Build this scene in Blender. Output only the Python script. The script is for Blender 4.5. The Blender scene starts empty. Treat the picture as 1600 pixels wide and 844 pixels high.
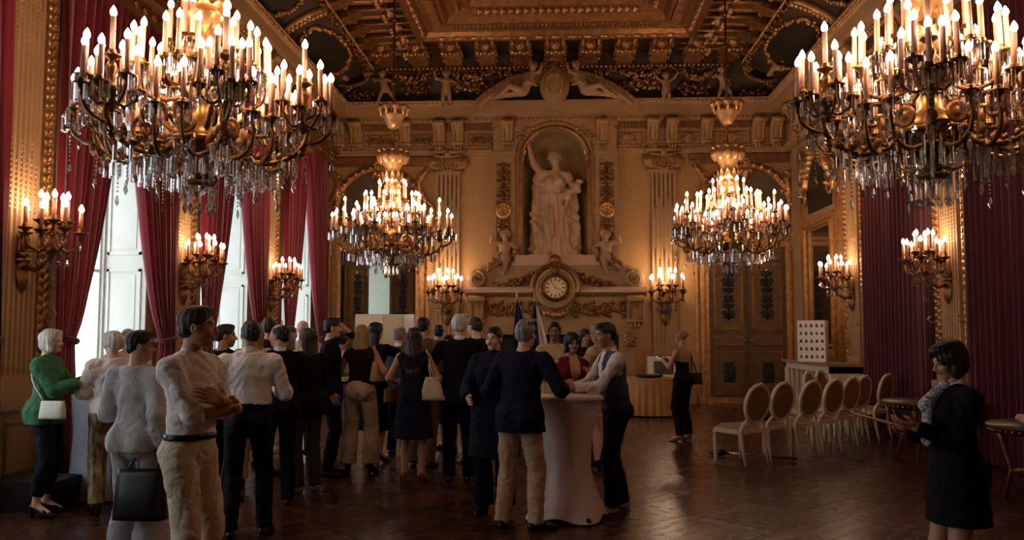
import bpy, math, random
import numpy as np
from mathutils import Vector, Matrix
random.seed(7); RNG = np.random.default_rng(7)
PI = math.pi
SC = bpy.context.scene
COL = SC.collection

# ------------------------------------------------------------------ camera
F_PX, CAM_H = 1350.0, 1.67
PITCH = math.atan(99 / F_PX); YAW = math.atan(68 / F_PX * math.cos(PITCH))
cam_d = bpy.data.cameras.new('camera'); cam = bpy.data.objects.new('camera', cam_d); COL.objects.link(cam)
cam_d.sensor_width = 36.0; cam_d.lens = 36.0 * F_PX / 1600.0; cam_d.clip_start = 0.05; cam_d.clip_end = 200
cam.location = (0, 0, CAM_H); cam.rotation_euler = (PI / 2 + PITCH, 0, YAW)
SC.camera = cam
# ------------------------------------------------------------------ sky, exposure
W = bpy.data.worlds.new('sky'); SC.world = W; W.use_nodes = True
bg = W.node_tree.nodes['Background']; bg.inputs[0].default_value = (0.86, 0.93, 1.0, 1); bg.inputs[1].default_value = 4.8
vs = SC.view_settings; vs.view_transform = 'Standard'; vs.look = 'None'; vs.exposure = 0.24; vs.gamma = 1.0; vs.use_curve_mapping = False
WARM = (1.0, 0.65, 0.40)          # colour of the candle bulbs' light
CHAND_W, SCONCE_W = 135.0, 12.0     # watts of one chandelier / one sconce
# room: floor z 0, axis along +Y
XL, XR, YB, YF = -5.6, 5.65, 20.94, -3.0
ZC = 7.25                          # top of the entablature
PIL = [0.9, 4.75, 8.6, 12.45, 16.4]       # pilasters along the side walls
BAY = [2.85, 6.7, 10.52, 14.42, 18.5]     # windows between them
for yb in BAY:                     # sky portals in the window openings
    ld = bpy.data.lights.new('window_portal', 'AREA'); ld.shape = 'RECTANGLE'; ld.size = 2.1; ld.size_y = 4.8
    ld.cycles.is_portal = True
    lo = bpy.data.objects.new('window_portal', ld); COL.objects.link(lo)
    lo.location = (XL - 0.75, yb, 2.85); lo.rotation_euler = (0, -PI / 2, 0); lo.rotation_euler = (PI / 2, 0, -PI / 2)

# ------------------------------------------------------------------ pixel to place
_s, _c = math.sin, math.cos
FW = np.array([-_s(YAW) * _c(PITCH), _c(YAW) * _c(PITCH), _s(PITCH)]); RT = np.array([_c(YAW), _s(YAW), 0.]); UP = np.cross(RT, FW)
CO = np.array([0, 0, CAM_H])
def _ray(x, y): return FW * F_PX + RT * (x - 800) - UP * (y - 422)
def at_y(x, y, Y): d = _ray(x, y); return CO + d * (Y / d[1])
def at_z(x, y, Z=0.): d = _ray(x, y); return CO + d * ((Z - CAM_H) / d[2])

# ------------------------------------------------------------------ materials
def lin(c):
    return tuple(((v / 255) / 12.92 if v / 255 <= .04045 else ((v / 255 + .055) / 1.055) ** 2.4) for v in c)
MATS = {}
def mat(name, rgb, rough=.5, metal=0., var=.12, vscale=6., bump=0., bscale=40., emit=0., fold=0., trans=0., ior=1.45, stretch=None, rgb2=None, spec=.5, sheen=0.):
    m = bpy.data.materials.new(name); m.use_nodes = True; MATS[name] = m
    nt = m.node_tree; b = nt.nodes['Principled BSDF']; L = nt.links
    c = lin(rgb); b.inputs['Roughness'].default_value = rough; b.inputs['Metallic'].default_value = metal
    b.inputs['IOR'].default_value = ior; b.inputs['Transmission Weight'].default_value = trans
    b.inputs['Specular IOR Level'].default_value = spec
    if sheen: b.inputs['Sheen Weight'].default_value = sheen
    tc = nt.nodes.new('ShaderNodeTexCoord'); src = tc.outputs['Object']
    if stretch:
        mp = nt.nodes.new('ShaderNodeMapping'); mp.inputs['Scale'].default_value = stretch; L.new(src, mp.inputs[0]); src = mp.outputs[0]
    if var or rgb2:
        n = nt.nodes.new('ShaderNodeTexNoise'); n.inputs['Scale'].default_value = vscale; n.inputs['Detail'].default_value = 5
        L.new(src, n.inputs['Vector'])
        r = nt.nodes.new('ShaderNodeValToRGB'); r.color_ramp.elements[0].position = .32; r.color_ramp.elements[1].position = .68
        c2 = lin(rgb2) if rgb2 else tuple(min(1, v * (1 + var)) for v in c)
        c1 = c if rgb2 else tuple(v * (1 - var) for v in c)
        r.color_ramp.elements[0].color = (*c1, 1); r.color_ramp.elements[1].color = (*c2, 1)
        L.new(n.outputs[0], r.inputs[0]); L.new(r.outputs[0], b.inputs['Base Color'])
    else: b.inputs['Base Color'].default_value = (*c, 1)
    if bump:
        n2 = nt.nodes.new('ShaderNodeTexNoise'); n2.inputs['Scale'].default_value = bscale; n2.inputs['Detail'].default_value = 3
        L.new(src, n2.inputs['Vector']); bp = nt.nodes.new('ShaderNodeBump'); bp.inputs['Strength'].default_value = bump; bp.inputs['Distance'].default_value = .01
        L.new(n2.outputs[0], bp.inputs['Height']); L.new(bp.outputs[0], b.inputs['Normal'])
        if fold:
            n3 = nt.nodes.new('ShaderNodeTexNoise'); n3.inputs['Scale'].default_value = 7.; n3.inputs['Detail'].default_value = 2; n3.inputs['Distortion'].default_value = 1.6; L.new(src, n3.inputs['Vector'])
            b3 = nt.nodes.new('ShaderNodeBump'); b3.inputs['Strength'].default_value = fold; b3.inputs['Distance'].default_value = .06; L.new(n3.outputs[0], b3.inputs['Height']); L.new(b3.outputs[0], bp.inputs['Normal'])
    if emit:
        b.inputs['Emission Color'].default_value = (1, .86, .68, 1); b.inputs['Emission Strength'].default_value = emit
        m.cycles.emission_sampling = 'NONE'
    return m
mat('stone', (164, 128, 90), .6, var=.10, vscale=3, bump=.1, bscale=60)
mat('stone_dark', (150, 118, 78), .6, var=.12, vscale=4, bump=.1)
mat('stone_gilt', (152, 116, 78), .5, metal=.15, rgb2=(178, 134, 80), vscale=14, bump=.3, bscale=40)
mat('damask', (178, 136, 86), .55, rgb2=(164, 122, 74), vscale=14, bump=.1, bscale=30)
mat('gold', (190, 144, 96), .36, metal=.7, var=.25, vscale=9, bump=.25, bscale=50)
mat('gold_dark', (142, 98, 56), .42, metal=.7, var=.3, vscale=9, bump=.3, bscale=40)
mat('bronze', (122, 88, 46), .34, metal=.85, var=.3, vscale=20)
mat('cove_paint', (84, 60, 40), .6, rgb2=(52, 38, 28), vscale=2.2)
mat('sky_paint', (108, 92, 66), .6, rgb2=(84, 62, 42), vscale=1.6)
mat('dark_paint', (44, 36, 28), .5, rgb2=(30, 26, 20), vscale=3)
mat('figure_stone', (168, 130, 96), .55, var=.08, vscale=5)
mat('marble', (188, 154, 122), .45, var=.06, vscale=4)
mat('door_wood', (92, 70, 44), .5, var=.15, vscale=5)
mat('door_panel', (104, 80, 50), .5, var=.12, vscale=5)
mat('white_paint', (214, 216, 208), .45, var=.03)
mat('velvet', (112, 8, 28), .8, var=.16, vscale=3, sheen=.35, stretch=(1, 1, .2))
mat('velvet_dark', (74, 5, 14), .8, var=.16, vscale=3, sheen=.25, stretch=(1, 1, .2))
mat('candle', (222, 164, 136), .35, var=0, spec=.5)
mat('bulb', (255, 240, 220), .3, var=0, emit=14.)
mat('green_wall', (150, 154, 138), .7, var=.05)
mat('white_board', (224, 220, 208), .5, var=.02)
mat('linen', (226, 206, 200), .8, var=.05, vscale=4, bump=.05)
mat('damask_white', (206, 212, 232), .7, rgb2=(186, 192, 216), vscale=16, bump=.2, bscale=16)
mat('gold_cloth', (176, 128, 76), .7, var=.12, vscale=4)
mat('black', (12, 12, 13), .5, var=0)
mat('chrome', (190, 190, 195), .2, metal=1., var=0)
mat('brown_wood', (70, 44, 24), .35, var=.2, vscale=8, stretch=(1, 1, 4))
mat('chair_paint', (222, 204, 180), .5, var=.05)
mat('cane', (146, 110, 80), .6, var=.15, vscale=60)
mat('seat_fabric', (150, 124, 104), .8, var=.1, vscale=40)
def glass(name, col, rough, ior, mix, lo=0.):
    m = bpy.data.materials.new(name); m.use_nodes = True; MATS[name] = m; nt = m.node_tree; nt.nodes.clear()
    o = nt.nodes.new('ShaderNodeOutputMaterial'); t = nt.nodes.new('ShaderNodeBsdfTransparent'); g = nt.nodes.new('ShaderNodeBsdfGlossy')
    g.inputs['Roughness'].default_value = rough; t.inputs[0].default_value = col
    mx = nt.nodes.new('ShaderNodeMixShader'); lw = nt.nodes.new('ShaderNodeLayerWeight'); lw.inputs[0].default_value = mix; mr = nt.nodes.new('ShaderNodeMapRange'); mr.inputs['To Min'].default_value = lo
    nt.links.new(lw.outputs['Facing'], mr.inputs[0]); nt.links.new(mr.outputs[0], mx.inputs[0]); nt.links.new(t.outputs[0], mx.inputs[1]); nt.links.new(g.outputs[0], mx.inputs[2]); nt.links.new(mx.outputs[0], o.inputs[0])
glass('crystal', (.82, .80, .80, 1), .10, 1.5, .6, .22)
glass('pane_glass', (.93, .95, .95, 1), .02, 1.5, .12)
glass('clear_glass', (.9, .88, .84, 1), .03, 1.5, .4)
mat('champagne', (214, 160, 84), .1, var=0, trans=.6)
def floor_mat():
    m = mat('parquet', (96, 54, 28), .3, var=0); nt = m.node_tree; b = nt.nodes['Principled BSDF']; L = nt.links
    oi = nt.nodes.new('ShaderNodeAttribute'); oi.attribute_name = 'board'
    tc = nt.nodes.new('ShaderNodeTexCoord'); n = nt.nodes.new('ShaderNodeTexNoise'); n.inputs['Scale'].default_value = 5; n.inputs['Detail'].default_value = 6
    L.new(tc.outputs['Object'], n.inputs['Vector'])
    ad = nt.nodes.new('ShaderNodeMath'); ad.operation = 'ADD'; L.new(oi.outputs['Fac'], ad.inputs[0])
    ob = nt.nodes.new('ShaderNodeObjectInfo'); 
    mu = nt.nodes.new('ShaderNodeMath'); mu.operation = 'MULTIPLY'; mu.inputs[1].default_value = .5; L.new(n.outputs[0], mu.inputs[0]); L.new(mu.outputs[0], ad.inputs[1])
    a2 = nt.nodes.new('ShaderNodeMath'); a2.operation = 'ADD'; L.new(ad.outputs[0], a2.inputs[0]); 
    cs = nt.nodes.new('ShaderNodeMath'); cs.operation = 'MULTIPLY'; cs.inputs[1].default_value = .75; L.new(ob.outputs['Random'], cs.inputs[0]); L.new(cs.outputs[0], a2.inputs[1])
    r = nt.nodes.new('ShaderNodeValToRGB'); r.color_ramp.elements[0].position = .2; r.color_ramp.elements[1].position = 1.1 if False else 1.0
    r.color_ramp.elements[0].color = (*lin((50, 24, 11)), 1); r.color_ramp.elements[1].color = (*lin((82, 43, 22)), 1)
    L.new(a2.outputs[0], r.inputs[0]); L.new(r.outputs[0], b.inputs['Base Color'])
    mr = nt.nodes.new('ShaderNodeMapRange'); mr.inputs['To Min'].default_value = .16; mr.inputs['To Max'].default_value = .36; L.new(n.outputs[0], mr.inputs[0]); L.new(mr.outputs[0], b.inputs['Roughness'])
floor_mat()

# ------------------------------------------------------------------ mesh kit
class MB:
    def __init__(s): s.v = []; s.f = []; s.M = Matrix.Identity(4)
    def add(s, vs_, fs):
        o = len(s.v); M = s.M; s.v += [tuple(M @ Vector(p)) for p in vs_]; s.f += [tuple(i + o for i in f) for f in fs]; return s
    def box(s, x0, x1, y0, y1, z0, z1):
        return s.add([(x0, y0, z0), (x1, y0, z0), (x1, y1, z0), (x0, y1, z0), (x0, y0, z1), (x1, y0, z1), (x1, y1, z1), (x0, y1, z1)],
                     [(3, 2, 1, 0), (4, 5, 6, 7), (0, 1, 5, 4), (1, 2, 6, 5), (2, 3, 7, 6), (3, 0, 4, 7)])
    def lathe(s, prof, n=16, c=(0, 0, 0), a0=0., a1=2 * PI, sy=1.):
        full = abs(a1 - a0 - 2 * PI) < 1e-6; m = n if full else n + 1; vs_ = []; fs = []
        for r, z in prof:
            for i in range(m):
                a = a0 + (a1 - a0) * i / n; vs_.append((c[0] + r * _c(a), c[1] + r * _s(a) * sy, c[2] + z))
        for j in range(len(prof) - 1):
            for i in range(n):
                k = (i + 1) % m; fs.append((j * m + i, j * m + k, (j + 1) * m + k, (j + 1) * m + i))
        if full:
            if prof[0][0] > 1e-6: fs.append(tuple(range(m - 1, -1, -1)))
            if prof[-1][0] > 1e-6: fs.append(tuple((len(prof) - 1) * m + i for i in range(m)))
        return s.add(vs_, fs)
    def tube(s, pts, r, n=6, closed=False):
        pts = [Vector(p) for p in pts]; m = len(pts); rs = r if isinstance(r, (list, tuple)) else [r] * m; vs_ = []; fs = []; pu = None
        for i, p in enumerate(pts):
            d = (pts[(i + 1) % m] - pts[i - 1]) if closed else (pts[min(i + 1, m - 1)] - pts[max(i - 1, 0)])
            d = d.normalized() if d.length > 1e-9 else Vector((0, 0, 1))
            if pu is None: pu = d.orthogonal().normalized()
            pu = pu - d * pu.dot(d); pu = pu.normalized() if pu.length > 1e-6 else d.orthogonal().normalized()
            w = d.cross(pu)
            for k in range(n):
                a = 2 * PI * k / n; vs_.append(p + (pu * _c(a) + w * _s(a)) * rs[i])
        for i in range(m if closed else m - 1):
            for k in range(n):
                j = (i + 1) % m; q = (k + 1) % n; fs.append((i * n + k, i * n + q, j * n + q, j * n + k))
        if not closed: fs.append(tuple(range(n - 1, -1, -1))); fs.append(tuple((m - 1) * n + k for k in range(n)))
        return s.add(vs_, fs)
    def ell(s, c, r, n=8, m=6):
        if not isinstance(r, (tuple, list)): r = (r, r, r)
        vs_ = [(c[0], c[1], c[2] - r[2])]; fs = []
        for j in range(1, m):
            t = -PI / 2 + PI * j / m
            for i in range(n):
                a = 2 * PI * i / n; vs_.append((c[0] + r[0] * _c(t) * _c(a), c[1] + r[1] * _c(t) * _s(a), c[2] + r[2] * _s(t)))
        vs_.append((c[0], c[1], c[2] + r[2])); e = len(vs_) - 1
        for i in range(n):
            k = (i + 1) % n; fs.append((0, 1 + k, 1 + i)); fs.append((e, e - n + i, e - n + k))
            for j in range(m - 2): fs.append((1 + j * n + i, 1 + j * n + k, 1 + (j + 1) * n + k, 1 + (j + 1) * n + i))
        return s.add(vs_, fs)
    def prism(s, poly, d0, d1, axis='y'):
        """poly in (x,z) for axis y, (y,z) for axis x, (x,y) for axis z"""
        f = {'y': lambda a, b, d: (a, d, b), 'x': lambda a, b, d: (d, a, b), 'z': lambda a, b, d: (a, b, d)}[axis]
        n = len(poly); vs_ = [f(a, b, d0) for a, b in poly] + [f(a, b, d1) for a, b in poly]
        return s.add(vs_, [tuple(range(n)), tuple(range(2 * n - 1, n - 1, -1))] + [(i, i + n, (i + 1) % n + n, (i + 1) % n) for i in range(n)])
    def grid(s, fn, nu, nv, closed=False):
        vs_ = [fn(i / nu, j / nv) for j in range(nv + 1) for i in range(nu + (0 if closed else 1))]; m = nu if closed else nu + 1
        return s.add(vs_, [(j * m + i, j * m + (i + 1) % m, (j + 1) * m + (i + 1) % m, (j + 1) * m + i) for j in range(nv) for i in range(nu)])
    def mesh(s, name, smooth=False, recalc=True):
        me = bpy.data.meshes.new(name); me.from_pydata(s.v, [], s.f); me.update()
        if recalc:
            import bmesh
            b = bmesh.new(); b.from_mesh(me); bmesh.ops.recalc_face_normals(b, faces=b.faces); b.to_mesh(me); b.free()
        if smooth: me.polygons.foreach_set('use_smooth', [True] * len(me.polygons))
        return me
    def build(s, name, m, parent=None, smooth=False, loc=None, rz=0.):
        return obj(name, s.mesh(name, smooth), m, parent, loc, rz)
def obj(name, me, m=None, parent=None, loc=None, rz=0., rot=None, scale=None):
    o = bpy.data.objects.new(name, me); COL.objects.link(o)
    if m is not None and me is not None and not me.materials: me.materials.append(MATS[m] if isinstance(m, str) else m)
    if parent is not None: o.parent = parent
    if loc is not None: o.location = loc
    if rot is not None: o.rotation_euler = rot
    elif rz: o.rotation_euler = (0, 0, rz)
    if scale is not None: o.scale = scale if isinstance(scale, (tuple, list)) else (scale,) * 3
    return o
def empty(name, loc=(0, 0, 0), rz=0., parent=None): 
    o = obj(name, None, None, parent, loc, rz); o.empty_display_size = .1; return o
def tag(o, label, cat, group=None):
    o['label'] = label; o['category'] = cat
    if group: o['group'] = group
    return o
def struct(o): o['kind'] = 'structure'; return o
def stuff(o): o['kind'] = 'stuff'; return o
def copy_tree(o, parent=None):
    c = o.copy(); COL.objects.link(c); c.parent = parent
    for ch in o.children: copy_tree(ch, c)
    return c
def arc(cx, cz, r, a0, a1, n, rz=None): return [(cx + r * _c(a0 + (a1 - a0) * i / n), cz + (rz or r) * _s(a0 + (a1 - a0) * i / n)) for i in range(n + 1)]
def sweep_x(prof, x0, x1, mb=None):
    """moulding profile [(out, z)] along X on a wall facing -Y at y=0: y=-out"""
    mb = mb or MB(); n = len(prof)
    return mb.add([(x0, -a, b) for a, b in prof] + [(x1, -a, b) for a, b in prof], [(i, i + 1, n + i + 1, n + i) for i in range(n - 1)] + [tuple(range(n - 1, -1, -1)), tuple(range(n, 2 * n))])
# ------------------------------------------------------------------ smooth-union solids (figures, drapery, statues)
def V3(*a): return np.array(a, dtype=np.float64)
def nrm(v): v = np.asarray(v, float); return v / (np.linalg.norm(v) + 1e-12)
class Field:
    def __init__(s, h=.013, k=.03): s.h = h; s.k = k; s.p = []; s.clips = []; s.disp = None
    def cap(s, a, b, ra, rb=None, flat=None, fs=1., cut=0, k=None, op='+'):
        a = V3(*a); b = V3(*b); rb = ra if rb is None else rb; ab = b - a; L2 = ab @ ab + 1e-9; u = ab / math.sqrt(L2); R = max(ra, rb)
        if flat is not None: flat = nrm(flat)
        def fn(X, Y, Z):
            qx, qy, qz = X - a[0], Y - a[1], Z - a[2]
            t = np.clip((qx * ab[0] + qy * ab[1] + qz * ab[2]) / L2, 0, 1)
            qx = qx - t * ab[0]; qy = qy - t * ab[1]; qz = qz - t * ab[2]
            if flat is not None:
                e = (qx * flat[0] + qy * flat[1] + qz * flat[2]) * (1 / fs - 1); qx = qx + e * flat[0]; qy = qy + e * flat[1]; qz = qz + e * flat[2]
            d = np.sqrt(qx * qx + qy * qy + qz * qz) - (ra + (rb - ra) * t)
            if cut: d = np.maximum(d, (X - b[0]) * u[0] + (Y - b[1]) * u[1] + (Z - b[2]) * u[2])
            if cut == 2: d = np.maximum(d, -((X - a[0]) * u[0] + (Y - a[1]) * u[1] + (Z - a[2]) * u[2]))
            return d
        s.p.append((fn, np.minimum(a, b) - R, np.maximum(a, b) + R, s.k if k is None else k, op)); return s
    def ell(s, c, r, R=None, k=None, op='+'):
        c = V3(*c); r = V3(*r); m = r.min(); E = np.max(r)
        def fn(X, Y, Z):
            x, y, z = X - c[0], Y - c[1], Z - c[2]
            if R is not None: x, y, z = (R[0, 0] * x + R[1, 0] * y + R[2, 0] * z, R[0, 1] * x + R[1, 1] * y + R[2, 1] * z, R[0, 2] * x + R[1, 2] * y + R[2, 2] * z)
            q = np.sqrt((x / r[0]) ** 2 + (y / r[1]) ** 2 + (z / r[2]) ** 2); return (q - 1) * m
        rr = V3(E, E, E) if R is not None else r
        s.p.append((fn, c - rr, c + rr, s.k if k is None else k, op)); return s
    def clip(s, n, p): n = nrm(n); s.clips.append((n, float(n @ V3(*p)))); return s
    def run(s):
        lo = np.min([p[1] for p in s.p if p[4] == '+'], 0) - s.h * 2.5; hi = np.max([p[2] for p in s.p if p[4] == '+'], 0) + s.h * 2.5
        n = np.ceil((hi - lo) / s.h).astype(int) + 1
        ax = [(lo[i] + s.h * np.arange(n[i])).astype(np.float32) for i in range(3)]
        F = np.full(n, 1., np.float32)
        for fn, a, b, k, op in s.p:
            m = k + 2.5 * s.h; i0 = np.maximum(((a - m - lo) / s.h).astype(int), 0); i1 = np.minimum(((b + m - lo) / s.h).astype(int) + 2, n)
            if np.any(i1 <= i0): continue
            sl = tuple(slice(i0[i], i1[i]) for i in range(3))
            d = fn(ax[0][sl[0]][:, None, None], ax[1][sl[1]][None, :, None], ax[2][sl[2]][None, None, :]).astype(np.float32); f = F[sl]
            if op == '+':
                t = np.clip(.5 + .5 * (d - f) / max(k, 1e-5), 0, 1); F[sl] = d + (f - d) * t - k * t * (1 - t)
            else:
                d = -d; t = np.clip(.5 - .5 * (d - f) / max(k, 1e-5), 0, 1); F[sl] = d + (f - d) * t + k * t * (1 - t)
        X, Y, Z = ax[0][:, None, None], ax[1][None, :, None], ax[2][None, None, :]
        if s.disp is not None: F = F + s.disp(X, Y, Z).astype(np.float32)
        for nn, c in s.clips: F = np.maximum(F, (X * nn[0] + Y * nn[1] + Z * nn[2] - c).astype(np.float32))
        F[0] = F[-1] = 1; F[:, 0] = F[:, -1] = 1; F[:, :, 0] = F[:, :, -1] = 1
        return nets(F, lo, s.h)
_CO = np.array([(i & 1, i >> 1 & 1, i >> 2 & 1) for i in range(8)])
_ED = [(a, b) for a in range(8) for b in range(a + 1, 8) if bin(a ^ b).count('1') == 1]
def nets(F, lo, h):
    S = F < 0; n = F.shape; acc = np.zeros((n[0] - 1, n[1] - 1, n[2] - 1), np.int8)
    for c in _CO: acc += S[c[0]:n[0] - 1 + c[0], c[1]:n[1] - 1 + c[1], c[2]:n[2] - 1 + c[2]]
    act = np.argwhere((acc > 0) & (acc < 8))
    if len(act) == 0: return np.zeros((0, 3)), np.zeros((0, 4), int)
    idx = np.full(acc.shape, -1, np.int64); idx[act[:, 0], act[:, 1], act[:, 2]] = np.arange(len(act))
    cv = np.stack([F[act[:, 0] + c[0], act[:, 1] + c[1], act[:, 2] + c[2]] for c in _CO], 1)
    P = np.zeros((len(act), 3)); N = np.zeros(len(act))
    for a, b in _ED:
        m = (cv[:, a] < 0) != (cv[:, b] < 0); t = np.where(m, cv[:, a] / (cv[:, a] - cv[:, b] + 1e-12), 0)
        P += m[:, None] * (_CO[a] + t[:, None] * (_CO[b] - _CO[a])); N += m
    V = lo + (act + P / N[:, None]) * h; Q = []
    for A in range(3):
        B, C = (A + 1) % 3, (A + 2) % 3
        s0 = [slice(None)] * 3; s1 = [slice(None)] * 3; s0[A] = slice(0, -1); s1[A] = slice(1, None)
        e = np.argwhere(S[tuple(s0)] != S[tuple(s1)]); e = e[(e[:, B] > 0) & (e[:, C] > 0) & (e[:, B] < n[B] - 1) & (e[:, C] < n[C] - 1)]
        ins = S[e[:, 0], e[:, 1], e[:, 2]]
        def g(db, dc): q = e.copy(); q[:, B] += db; q[:, C] += dc; return idx[q[:, 0], q[:, 1], q[:, 2]]
        q = np.stack([g(-1, -1), g(0, -1), g(0, 0), g(-1, 0)], 1); q[~ins] = q[~ins][:, ::-1]; Q.append(q)
    return V, np.concatenate(Q)
def np_mesh(name, parts, mats):
    """parts: list of (V, F, material index array or int)"""
    me = bpy.data.meshes.new(name); vs_ = np.concatenate([p[0] for p in parts]); off = 0; fs = []; mi = []
    for V, Fc, m in parts:
        fs.append(Fc + off); off += len(V); mi.append(np.full(len(Fc), m) if np.isscalar(m) else m)
    fs = np.concatenate(fs); mi = np.concatenate(mi).astype(np.int32); nf = len(fs)
    me.vertices.add(len(vs_)); me.vertices.foreach_set('co', vs_.astype(np.float32).ravel())
    me.loops.add(nf * 4); me.loops.foreach_set('vertex_index', fs.ravel().astype(np.int32))
    me.polygons.add(nf); me.polygons.foreach_set('loop_start', np.arange(nf, dtype=np.int32) * 4); me.polygons.foreach_set('material_index', mi)
    me.polygons.foreach_set('use_smooth', np.ones(nf, bool)); me.update(); me.validate()
    for m in mats: me.materials.append(MATS[m])
    return me
def rot3(yaw, pitch=0., roll=0.):
    return np.array(Matrix.Rotation(yaw, 3, 'Z') @ Matrix.Rotation(pitch, 3, 'X') @ Matrix.Rotation(roll, 3, 'Y'))
def ik(S, T, l1, l2, pole):
    S = V3(*S); T = V3(*T); d = T - S; L = np.linalg.norm(d)
    if L > (l1 + l2) * .995: T = S + d / L * (l1 + l2) * .995; d = T - S; L = np.linalg.norm(d)
    u = d / L; a = (l1 * l1 - l2 * l2 + L * L) / (2 * L); hh = math.sqrt(max(l1 * l1 - a * a, 0)); pole = V3(*pole); pole = nrm(pole - u * (pole @ u)); return S + u * a + pole * hh, T

def head_field(hd, hair_only=None, res=.007):
    pass
def hand_parts(w, d, nrm_p, side, curl=.5, size=1., res=.0055, spread=1.):
    """a hand from wrist w along d; nrm_p palm normal; side +1/-1 which way the thumb leaves"""
    d = nrm(d); pn = nrm(V3(*nrm_p) - d * (d @ V3(*nrm_p))); sx = np.cross(d, pn) * side; f = Field(res, .008); z = size
    W_ = lambda a, b, c: w + (sx * a + d * b + pn * c) * z
    f.cap(W_(0, -.035, 0), W_(0, .01, 0), .026 * z, .025 * z, flat=pn, fs=.75, k=.012)
    f.cap(W_(.018, .02, 0), W_(.022, .075, 0), .019 * z, .016 * z, flat=pn, fs=.75); f.cap(W_(-.018, .02, 0), W_(-.022, .07, 0), .019 * z, .015 * z, flat=pn, fs=.75); f.cap(W_(0, .02, 0), W_(0, .08, 0), .018 * z, flat=pn, fs=.75)
    for i, (x, y0, L) in enumerate(((.031, .08, .07), (.0105, .086, .078), (-.0105, .083, .072), (-.03, .074, .056))):
        p = W_(x, y0, 0); a = curl * .75
        for sgl, m, r0, r1 in ((.45, 1., .0092, .0085), (.32, 1.9, .0085, .0078), (.25, 2.6, .0078, .0065)):
            an = a * m; q = p + (d * math.cos(an) + pn * math.sin(an) + sx * x * 2.2 * spread * (1 - curl)) * L * sgl * z
            f.cap(p, q, r0 * z, r1 * z, k=.004); p = q
    p = W_(.03, .018, .006); q = W_(.055, .05, .016 + .012 * curl); r = W_(.06 - .02 * curl, .082, .022 + .03 * curl); f.cap(p, q, .014 * z, .0105 * z, k=.01); f.cap(q, r, .0105 * z, .008 * z, k=.004)
    return f.run()
def head_parts(c, R, size=1., res=.0065, fem=False, nose=1., beard=False):
    """head solid at centre c (R turns it); returns V, F, face material ids (0 skin 1 eye 2 lip 3 brow)"""
    f = Field(res, .022); j = .9 if fem else 1.
    f.ell((0, -.012, .036), (.074, .095, .082)); f.ell((0, .032, -.028), (.058 * j, .056, .082)); f.ell((0, .046, -.088), (.036 * j, .036, .026)); f.ell((0, .0, -.055), (.056 * j, .06, .05))
    f.cap((-.034, .08, .022), (.034, .08, .022), .010, k=.015); f.cap((0, .088, .004), (0, .108 * nose, -.030), .0075, .0125, k=.010)
    f.ell((.013, .098, -.034), (.008, .010, .007), k=.006); f.ell((-.013, .098, -.034), (.008, .010, .007), k=.006)
    for s in (-1, 1):
        f.ell((s * .031, .098, .003), (.017, .014, .011), k=.010, op='-'); f.ell((s * .031, .0765, .003), (.0135, .0125, .012), k=.003)
        f.ell((s * .076, -.008, -.008), (.010, .020, .032), R=rot3(s * -.35), k=.006); f.ell((s * .083, -.004, -.006), (.006, .010, .017), R=rot3(s * -.35), k=.003, op='-')
        f.ell((s * .036, .062, -.03), (.026, .026, .024), k=.02)
    f.cap((-.019, .087, -.050), (.019, .087, -.050), .0075, k=.006); f.cap((-.016, .086, -.061), (.016, .086, -.061), .008, k=.006); f.cap((-.02, .0965, -.0555), (.02, .0965, -.0555), .0025, k=.002, op='-')
    V, Fc = f.run(); C = V[Fc].mean(1); m = np.zeros(len(Fc), int); ax_ = np.abs(C[:, 0])
    m[(((ax_ - .031) / .0125) ** 2 + ((C[:, 2] - .003) / .0065) ** 2 < 1) & (C[:, 1] > .055)] = 1
    m[(((ax_) / .024) ** 2 + ((C[:, 2] + .0555) / .0125) ** 2 < 1) & (C[:, 1] > .07)] = 2
    m[(((ax_ - .034) / .02) ** 2 + ((C[:, 2] - .0245) / .0055) ** 2 < 1) & (C[:, 1] > .055)] = 3
    if beard: m[(C[:, 2] < -.03) & (C[:, 1] > .0) & (m == 0) & (ax_ > .012)] = 3
    return (V * size) @ R.T + c, Fc, m
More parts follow.
